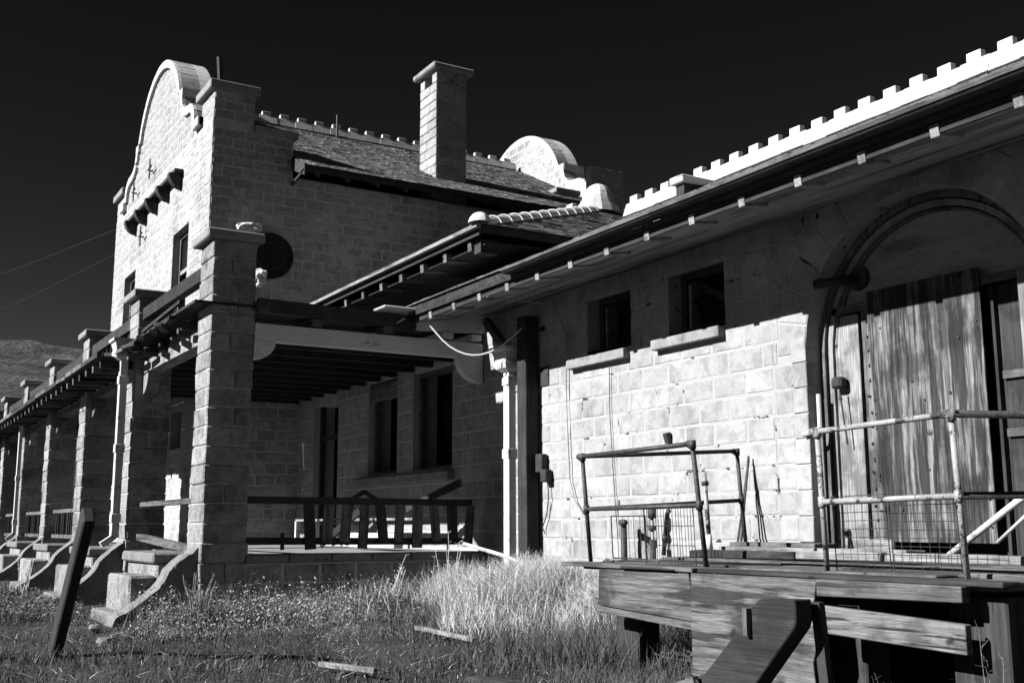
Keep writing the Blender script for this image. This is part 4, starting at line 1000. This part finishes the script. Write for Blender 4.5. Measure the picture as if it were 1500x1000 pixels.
MB().tube([(-6.5, 5.62, 1.37), (-6.505, 5.62, 1.4)], .027, 8).build('clamp', 'rust', t, smooth=True)
for k, (x1, y1) in enumerate(((-7.58, 6.9), (-7.48, 6.85), (-7.53, 6.9))):
    o = MB().tube([(x1, y1, .87), (-7.62, 7.12, 1.66+.02*k)], .011, 6).build('iron_rod', 'rust')
    tag(o, ['left of the three iron rods leaning on the sunlit wall', 'right of the three iron rods leaning on the sunlit wall', 'middle of the three iron rods leaning on the sunlit wall'][k], 'rod', 'iron rods leaning on the wall')
o = MB().tube([(-8.81, YW-.02, 1.9), (-8.81, YW-.05, 2.0)], .04, 8).build('wall_stub', 'rust'); tag(o, 'small dark rusty stub fixed to the wall above the railing', 'bracket')
# wire mesh panels
def meshpanel(label, o0, ux, w_, h_, nx_, nz_, r=.0028, m='meshwire', frame=True):
    t = thing('wire_mesh_panel', label, 'wire mesh', tuple(o0)); o0 = Vector(o0); ux = Vector(ux).normalized(); uz = Vector((0, -.04, 1)).normalized()
    mb = MB()
    for i in range(nx_+1):
        p = o0+ux*(w_*i/nx_+J(-.004, .004)); mb.tube([p, p+uz*h_*.5+ux*J(-.004, .004), p+uz*h_], r, 4, caps=False)
    for j in range(nz_+1):
        p = o0+uz*(h_*j/nz_); mb.tube([p, p+ux*w_], r, 4, caps=False)
    mm = mb.build('wire_grid', m, t, fix=False); mm['kind'] = 'stuff'
    if frame: MB().tube([o0, o0+ux*w_, o0+ux*w_+uz*h_, o0+uz*h_, o0], r*2, 5).build('frame', m, t)
meshpanel('narrow wire mesh panel at the left inside the dark railing', (-6.86, 5.0, .83), (1, 0, 0), .42, .31, 6, 1)
meshpanel('wide wire mesh panel hanging at the right of the dark railing', (-6.36, 4.93, .80), (1, 0, .0), .54, .40, 17, 3)
meshpanel('square wire mesh panel at the left of the pale railing', (-4.58, 4.93, .81), (1, 0, .02), .39, .42, 7, 9, .002)
meshpanel('square wire mesh panel at the right of the pale railing', (-4.17, 4.93, .82), (1, 0, .0), .43, .40, 7, 9, .002)

# big broken stair stringer in front of the dock
t = thing('broken_stringer', 'heavy broken timber with notched head leaning in front of the dock', 'timber', (-4.6, 4.2, 0))
prof = [(-4.37, .69), (-4.12, .70), (-4.115, .60), (-4.13, .56), (-4.45, .23), (-4.62, .10), (-4.75, -.05), (-5.35, -.05), (-5.3, .12), (-4.95, .22), (-4.82, .27), (-4.62, .45), (-4.56, .51), (-4.45, .52), (-4.46, .63)]
mb = MB().prism(prof, 'y', 4.12, 4.24); mb.v = [(x+(4.2-y)*.9 if False else x, y, z) for x, y, z in mb.v]
mb.build('stringer', 'char_x', t, bevel=.006)
MB().bar((-4.45, 4.10, .5), (-4.45, 4.1, .64), .03, .03, (0, 1, 0)).build('edge_strip', 'mid_z', t)
MB().bar((-4.14, 4.3, .68), (-4.12, 4.34, .05), .06, .04, (0, 1, 0)).build('prop', 'dark_z', t)
t0 = Vector((-5.55, 4.1, -.02))
MB().bar((-5.5, 4.08, .02), (-4.85, 4.08, .235), .04, .035).build('split_strip', 'mid_x', t)

# leaning post at left, ground planks, stones
o = MB(); o.bar((-10.42, 1.62, -.1), (-9.12, 1.6, 1.17), .11, .12, (0, 1, 0))
o = MB().bar((-10.4, 1.62, -.08), (-9.13, 1.62, 1.17), .17, .09, (0, 1, 0)).build('leaning_post', 'char_z', bevel=.012); tag(o, 'dark square timber post leaning to the right in the weeds at left', 'post')
for a, b, s, m, lb in (((-10.3, 5.05), (-9.0, 5.0), .07, 'pale_x', 'pale bent stick lying on the ground before the dry bush'), ((-8.0, 3.12), (-7.5, 3.35), .045, 'pale_x', 'pale board lying in the grass at bottom centre'), ((-6.7, 3.7), (-5.9, 3.9), .12, 'dark_x', 'dark timber lying at the foot of the broken stringer')):
    o = MB().bar((a[0], a[1], .06), (b[0], b[1], .05), s, .04).build('ground_board', m, bevel=.005); tag(o, lb, 'board')
def stone(x, y, s, label):
    mb = MB(); n = 9
    for i in range(5):
        for j in range(n):
            a, t_ = math.pi*(i/4-.5)*.98, 6.283*j/n; r_ = s*J(.8, 1.15); mb.v.append((x+r_*math.cos(a)*math.cos(t_)*1.3, y+r_*math.cos(a)*math.sin(t_), s*.3+r_*.6*math.sin(a)))
    for i in range(4):
        for j in range(n): mb.f.append((i*n+j, i*n+(j+1) % n, (i+1)*n+(j+1) % n, (i+1)*n+j))
    o = mb.build('rubble_stone', 'stucco'); tag(o, label, 'stone')
stone(-10.9, 2.15, .09, 'rough rubble stone beside the foot of the leaning post')
stone(-12.5, 2.35, .08, 'rough stone at the toe of the nearest scroll wall')
stone(-17.1, 2.5, .14, 'flat pale stone behind the leaning post')
stone(-10.4, 1.2, .05, 'small pale stone in the weeds at lower left')

finish_blocks()

# ------------------------------------------------------------------ vegetation
rng = np.random.default_rng(11)
def blades(px, py, pz, h, wd, lean, name, m, label=None, cat=None, kind='stuff', parent=None, curl=.5):
    """three-segment tapering blades, vectorised"""
    n = len(px); az = rng.uniform(0, 2*np.pi, n); fa = rng.uniform(0, 2*np.pi, n)
    dx, dy = np.cos(az), np.sin(az); sx, sy = np.cos(fa)*wd/2, np.sin(fa)*wd/2
    V = np.zeros((n, 5, 3))
    for k, t, wv in ((0, 0, 1), (2, .5, .7)):
        off = lean*t**1.5*h
        for s, q in ((-1, 0), (1, 1)):
            V[:, k+q, 0] = px+dx*off+s*sx*wv; V[:, k+q, 1] = py+dy*off+s*sy*wv; V[:, k+q, 2] = pz+h*t*(1-.1*lean)
    V[:, 4, 0] = px+dx*lean*h; V[:, 4, 1] = py+dy*lean*h; V[:, 4, 2] = pz+h*(1-.35*lean*curl)
    V = V.reshape(-1, 3); base = np.arange(n)*5
    tri = np.concatenate([np.stack([base, base+1, base+3], 1), np.stack([base, base+3, base+2], 1), np.stack([base+2, base+3, base+4], 1)])
    me = bpy.data.meshes.new(name); me.vertices.add(len(V)); me.vertices.foreach_set('co', V.ravel())
    me.loops.add(len(tri)*3); me.loops.foreach_set('vertex_index', tri.ravel().astype(np.int32))
    me.polygons.add(len(tri)); me.polygons.foreach_set('loop_start', (np.arange(len(tri))*3).astype(np.int32)); me.polygons.foreach_set('loop_total', np.full(len(tri), 3, dtype=np.int32))
    me.update(calc_edges=True); me.materials.append(MT[m])
    o = bpy.data.objects.new(name, me); col.objects.link(o)
    if parent: setp(o, parent)
    if kind: o['kind'] = kind
    if label: o['label'] = label
    if cat: o['category'] = cat
    return o
def blocked(x, y):
    b = (y > 7.1) | ((x < -12.6) & (y > 3.9)) | ((x > -6.75) & (y > 4.75) & (y < 7.2) & (x < -3.4) & (rng.random(len(x)) < .6))
    for i in range(7):
        b |= (x < PX[i]+.02) & (x > PX[i]-.6) & (y > 2.4)
        if i < 4: b |= (x < PX[i]-.3) & (x > PX[i]-1.75) & (y > 2.35)
    return b
def scatter(n, rmin, rmax, a0=2, a1=62, p=1.6):
    r = rmin+(rmax-rmin)*rng.random(n)**p; a = np.radians(rng.uniform(a0, a1, n)); x = -r*np.cos(a); y = r*np.sin(a)
    k = ~blocked(x, y); return x[k], y[k]
def patch(x, y, s, ph): return .5+.5*np.sin(x*s+ph+1.3*np.sin(y*s*.8+ph))*np.cos(y*s*1.1-ph+np.sin(x*s*.6))
GZ = np.vectorize(gz)
x, y = scatter(150000, 3.2, 30); k = rng.random(len(x)) < .12+.88*patch(x, y, 1.4, .3)**1.3; x, y = x[k], y[k]
blades(x, y, GZ(x, y)-.01, rng.uniform(.03, .11, len(x))*(.5+patch(x, y, 1.3, 2)), rng.uniform(.004, .009, len(x)), rng.uniform(.2, 1.2, len(x)), 'dark_turf', 'turf', 'dark low weeds covering the ground before the depot', 'grass')
x, y = scatter(80000, 3.4, 30); k = rng.random(len(x)) < patch(x, y, 1.7, 1.1)**1.6*np.clip((np.hypot(x, y)-4)/5, .15, 1); x, y = x[k], y[k]
blades(x, y, GZ(x, y)-.01, rng.uniform(.05, .2, len(x)), rng.uniform(.003, .007, len(x)), rng.uniform(.2, 1.0, len(x)), 'grey_grass', 'straw2', 'grey dry grass scattered over the ground', 'grass')
# broad leafed weeds: small leaf faces
def leaves(px, py, pz, s, name, m, label, cat, kind='stuff', parent=None):
    n = len(px); a = rng.uniform(0, 6.283, n); tl = rng.uniform(-.9, .9, n)
    ux, uy, uz = np.cos(a)*np.cos(tl), np.sin(a)*np.cos(tl), np.sin(tl); b = a+1.57+rng.uniform(-.5, .5, n); vx, vy, vz = np.cos(b)*.45, np.sin(b)*.45, rng.uniform(-.3, .3, n)
    P = np.stack([px, py, pz], 1); U = np.stack([ux, uy, uz], 1)*s[:, None]; W = np.stack([vx, vy, vz], 1)*s[:, None]
    V = np.stack([P, P+U*.5+W*.5, P+U, P+U*.5-W*.5], 1).reshape(-1, 3); base = np.arange(n)*4
    me = bpy.data.meshes.new(name); me.from_pydata(V.tolist(), [], np.stack([base, base+1, base+2, base+3], 1).tolist()); me.materials.append(MT[m])
    o = bpy.data.objects.new(name, me); col.objects.link(o)
    if parent: setp(o, parent)
    if kind: o['kind'] = kind
    if label: o['label'] = label; o['category'] = cat
    return o
def clumps(cx, cy, rad, hgt, per, name, label, blade_m='straw2', lf=.6, sz=(.012, .034), lm='leaf'):
    n = len(cx); idx = np.repeat(np.arange(n), per); m_ = len(idx)
    a = rng.uniform(0, 6.283, m_); q = np.sqrt(rng.random(m_)); x = cx[idx]+rad[idx]*q*np.cos(a); y = cy[idx]+rad[idx]*q*np.sin(a)
    z = GZ(x, y)+hgt[idx]*np.sqrt(np.clip(1-q*q*.8, 0, 1))*rng.uniform(.05, 1, m_)
    isl = rng.random(m_) < lf
    leaves(x[isl], y[isl], z[isl], rng.uniform(sz[0], sz[1], isl.sum())*(.7+.6*(hgt[idx][isl] > .2)), name, lm, label, 'weeds')
    b = ~isl; hb = hgt[idx][b]*rng.uniform(.4, 1.1, b.sum())
    blades(x[b], y[b], GZ(x[b], y[b])-.01, hb, rng.uniform(.003, .006, b.sum()), rng.uniform(.1, .8, b.sum()), name+'_stems', blade_m, label.replace('leaves', 'stems')+', stems', 'weeds')
x, y = scatter(2600, 4.5, 24, p=1.3); k = (rng.random(len(x)) < np.clip(patch(x, y, 1.1, 3.)*1.2, .1, 1)) & (np.hypot(x, y) > 4.5); x, y = x[k], y[k]; n = len(x)
clumps(x, y, rng.uniform(.05, .2, n), rng.uniform(.03, .13, n)*np.clip(np.hypot(x, y)/8, .6, 1.3), 26, 'leafy_weeds', 'small dusty leaves of weeds in clumps through the grass')
n = 2600; x = -12.5+np.abs(rng.normal(0, 1, n))*.45; y = 3.4+3.6*rng.random(n)**.7; k = rng.random(n) < patch(x, y, 3.1, .2)+.15; x, y = x[k], y[k]
blades(x, y, GZ(x, y), rng.uniform(.2, .75, len(x))*np.clip((y-2.6)/3.5, .35, 1), rng.uniform(.004, .008, len(x)), rng.uniform(.1, .9, len(x)), 'scruffy_stems', 'straw', 'tall scruffy stems along the foot of the porch wall', 'weeds')
# the band of weeds along the foot of the retaining wall and steps
n = 420; x = -12.35+np.abs(rng.normal(0, 1, n))*.7; y = rng.uniform(2.7, 7.0, n); k = ~((y < 3.0) & (x < -12.3)); x, y = x[k], y[k]; n = len(x)
clumps(x, y, rng.uniform(.08, .22, n), rng.uniform(.25, .62, n)*np.exp(-((x+12.4)/1.1)**2), 80, 'wall_foot_weeds', 'pale leaves of weeds along the foot of the shaded porch wall', lf=.7, lm='leaf2', blade_m='twig')
n = 260; x = rng.uniform(-20, -13.2, n); y = rng.uniform(1.4, 2.5, n)
clumps(x, y, rng.uniform(.1, .3, n), rng.uniform(.1, .3, n), 50, 'step_foot_weeds', 'pale leaves of weeds below the steps and scroll walls', lf=.6, sz=(.02, .045))
# pale tall grass in front of the porch wall up to the bright wall
n = 26000; x = rng.uniform(-12.5, -9.2, n); y = rng.uniform(4.6, 7.05, n); d = (y-4.6)/2.45
k = rng.random(n) < (.1+.9*d)*(.25+.75*patch(x, y, 2.2, .6)); x, y, d = x[k], y[k], d[k]
blades(x, y, GZ(x, y)-.01, rng.uniform(.12, .36, len(x))*(.5+.8*d), rng.uniform(.004, .008, len(x)), rng.uniform(.1, .8, len(x)), 'tall_straw_grass', 'straw2', 'pale tall grass between the porch wall and the dry bush', 'grass')
n = 9000; x = rng.uniform(-8.2, -6.4, n); y = rng.uniform(4.4, 7.05, n)
blades(x, y, GZ(x, y)-.01, rng.uniform(.1, .42, n), rng.uniform(.004, .008, n), rng.uniform(.1, .9, n), 'dock_side_grass', 'straw2', 'tangled dry grass against the left end of the dock', 'grass')
n = 5000; x = rng.uniform(-6.4, -3.2, n); y = rng.uniform(3.9, 4.75, n)
blades(x, y, GZ(x, y)-.01, rng.uniform(.05, .22, n), rng.uniform(.003, .006, n), rng.uniform(.1, .9, n), 'dock_front_grass', 'straw2', 'thin dry grass along the foot of the dock skirt', 'grass')
# individual bushes and clumps
def bush(label, cx, cy, rx, h, n, m, name='dry_bush', twigs=260, leafn=0, tm='twig', wd=(.003, .006), bias=(0, 0)):
    t = thing(name, label, 'bush', (cx, cy, 0))
    a = rng.uniform(0, 6.283, n); rr = rx*np.sqrt(rng.random(n)); x = cx+rr*np.cos(a); y = cy+rr*np.sin(a)
    dome = np.sqrt(np.clip(1-(rr/rx)**2*.85, 0, 1))*h; z = rng.uniform(0, .75, n)*dome
    blades(x, y, z, rng.uniform(.1, .34, n)*h/.7, rng.uniform(wd[0], wd[1], n), rng.uniform(.1, 1.1, n), 'stem_mass', m, parent=t)
    mb = MB()
    for _ in range(twigs):
        a_ = J(0, 6.283); l_ = J(.1, .95); hh_ = h*J(.6, 1.05)*math.sqrt(max(.05, 1-(l_*.8)**2)); p0 = Vector((cx+.15*rx*math.cos(a_)*J(0, 1), cy+.15*rx*math.sin(a_)*J(0, 1), 0))
        p2 = Vector((cx+rx*l_*math.cos(a_)+bias[0]*hh_, cy+rx*l_*math.sin(a_)+bias[1]*hh_, hh_)); pm = p0.lerp(p2, .5)+Vector((J(-.04, .04), J(-.04, .04), .12*h))
        c1 = p0.lerp(pm, .6)+Vector((J(-.05, .05), J(-.05, .05), J(-.03, .05)))*h; c2 = pm.lerp(p2, .55)+Vector((J(-.09, .09), J(-.09, .09), J(-.05, .07)))*h; mb.tube([p0, c1, pm, c2, p2], .0035, 3, .001, caps=False)
        for _k in range(3):
            q = pm.lerp(c2, J(0, 1)); e = Vector((J(-.16, .16), J(-.16, .16), J(-.02, .16)))*h; mb.tube([q, q+e*.5+Vector((J(-.02, .02), J(-.02, .02), 0)), q+e], .0022, 3, .0008, caps=False)
    tw = mb.build('twig_mass', tm, t, fix=False); tw['kind'] = 'stuff'
    if leafn:
        a = rng.uniform(0, 6.283, leafn); rr = rx*np.sqrt(rng.random(leafn)); x = cx+rr*np.cos(a); y = cy+rr*np.sin(a); dome = np.sqrt(np.clip(1-(rr/rx)**2*.85, 0, 1))*h
        leaves(x, y, rng.uniform(.05, 1, leafn)*dome, rng.uniform(.015, .035, leafn), 'leaf_mass', 'leaf', None, None, parent=t)
    return t
bush('large dense straw-pale bush at the foot of the sunlit wall', -9.55, 6.05, 1.0, .80, 9000, 'straw', twigs=2600, tm='straw')
bush('pale bush crowding the left end of the dock', -8.3, 6.2, .7, .64, 3500, 'straw', twigs=1300, tm='straw')
bush('tall pale grass clump rising before the right end of the picket railing', -11.7, 6.35, .55, .66, 5500, 'straw', twigs=320, tm='straw', name='grass_clump')
bush('ragged pale clump below the middle of the porch wall', -11.9, 5.35, .45, .36, 2200, 'straw2', twigs=100, leafn=900, name='grass_clump')
bush('leafy clump at the corner pillar foot', -12.1, 3.75, .45, .28, 900, 'straw2', twigs=60, leafn=1400, name='leafy_clump')
bush('grey tangled twigs under the open bay of the dock', -5.9, 5.3, .6, .38, 1500, 'straw2', twigs=220)
bush('thin weeds at the foot of the broken stringer', -4.2, 4.4, .35, .2, 500, 'straw2', twigs=60, leafn=250, name='leafy_clump')
bush('small weeds before the right end of the dock', -3.5, 4.45, .3, .2, 350, 'straw2', twigs=50, leafn=250, name='leafy_clump')
def stalks(label, cx, cy, n, h, spread, lean=(0, 0), m='straw'):
    t = thing('dry_stalks', label, 'plant', (cx, cy, 0)); mb = MB()
    for _ in range(n):
        a_ = J(0, 6.283); hh_ = h*J(.45, 1); p = Vector((cx+J(-.07, .07), cy+J(-.07, .07), 0)); d = Vector((math.cos(a_)*spread*J(.1, 1)+lean[0], math.sin(a_)*spread*J(.1, 1)+lean[1], 1)); pts = [p]; 
        for k in range(1, 6): pts.append(p+d*hh_*k/5+Vector((J(-.012, .012), J(-.012, .012), 0)))
        rs_ = .008 if math.hypot(cx, cy) > 8 else .0035; mb.tube(pts, rs_, 4, rs_*.35, caps=False)
        for k in range(9):
            q = pts[2].lerp(pts[5], J(0, 1)); mb.tube([q, q+Vector((J(-.05, .05), J(-.05, .05), J(.01, .05)))], rs_*.4, 3, rs_*.15, caps=False)
    o = mb.build('stalk_mass', m, t, fix=False); o['kind'] = 'stuff'
stalks('tall bare branching stalks at the foot of the corner pillar', -11.9, 3.25, 22, .62, .55, m='twig')
stalks('three tall thin stalks rising above the pale clump by the downspout', -11.6, 6.1, 9, 1.05, .22)
stalks('bare stalks leaning right below the porch cap', -12.1, 5.5, 10, .75, .2, (.0, .35))
stalks('bare stalks between the scroll walls, third bay', -19.2, 2.5, 12, .6, .3)
stalks('thin upright seed stalks at the right foot of the dock', -3.35, 4.55, 6, .6, .2, m='twig')
stalks('low stalks before the broken stringer', -4.75, 4.0, 8, .25, .5)
stalks('upright seed stalks at lower right before the dark gap', -3.9, 4.5, 5, .36, .2, m='twig')
# litter: flattened stems, twigs and pebbles
x, y = scatter(4500, 3.6, 22); n = len(x)
blades(x, y, GZ(x, y)+rng.uniform(.01, .06, n), rng.uniform(.02, .09, n), rng.uniform(.003, .008, n), rng.uniform(2, 4, n), 'straw_litter', 'straw', 'broken pale stems lying in the weeds', 'litter')
x, y = scatter(7000, 3.6, 20); mb = MB()
for px_, py_ in zip(x, y):
    s_ = J(.005, .018)*J(.5, 1.3); z_ = gz(px_, py_)
    mb.add([(px_-s_, py_-s_*J(.6, 1), z_), (px_+s_, py_-s_*J(.5, 1), z_), (px_+s_*J(-.3, .3), py_+s_, z_), (px_+s_*J(-.4, .4), py_+s_*J(-.4, .4), z_+s_*J(.7, 1.2))], [(0, 1, 3), (1, 2, 3), (2, 0, 3)])
o = mb.build('gravel', 'stucco', fix=False); tag(o, 'small pebbles scattered over the dry ground', 'gravel', kind='stuff')
# nail heads on the door plywood and dock boards
mb = MB()
for k in range(26):
    px_, pz_ = J(-6.3, -5.27), J(1.0, 3.0)
    if k % 2: px_ = random.choice((-6.30, -5.28, -5.8))
    mb.tube([(px_, dy-.045, pz_), (px_, dy-.03, pz_)], .008+.006*(k % 3 == 0), 6)
o = mb.build('nail_heads', 'rust', wing); o['kind'] = 'stuff'
mb = MB()
for k in range(14):
    mb.tube([(-6.39+J(-.03, .04), dy+.01, 1.1+k*.13+J(-.03, .03)), (-6.39, dy+.022, 1.1+k*.13)], .012, 6)
o = mb.build('bolt_holes', 'black', wing); o['kind'] = 'stuff'
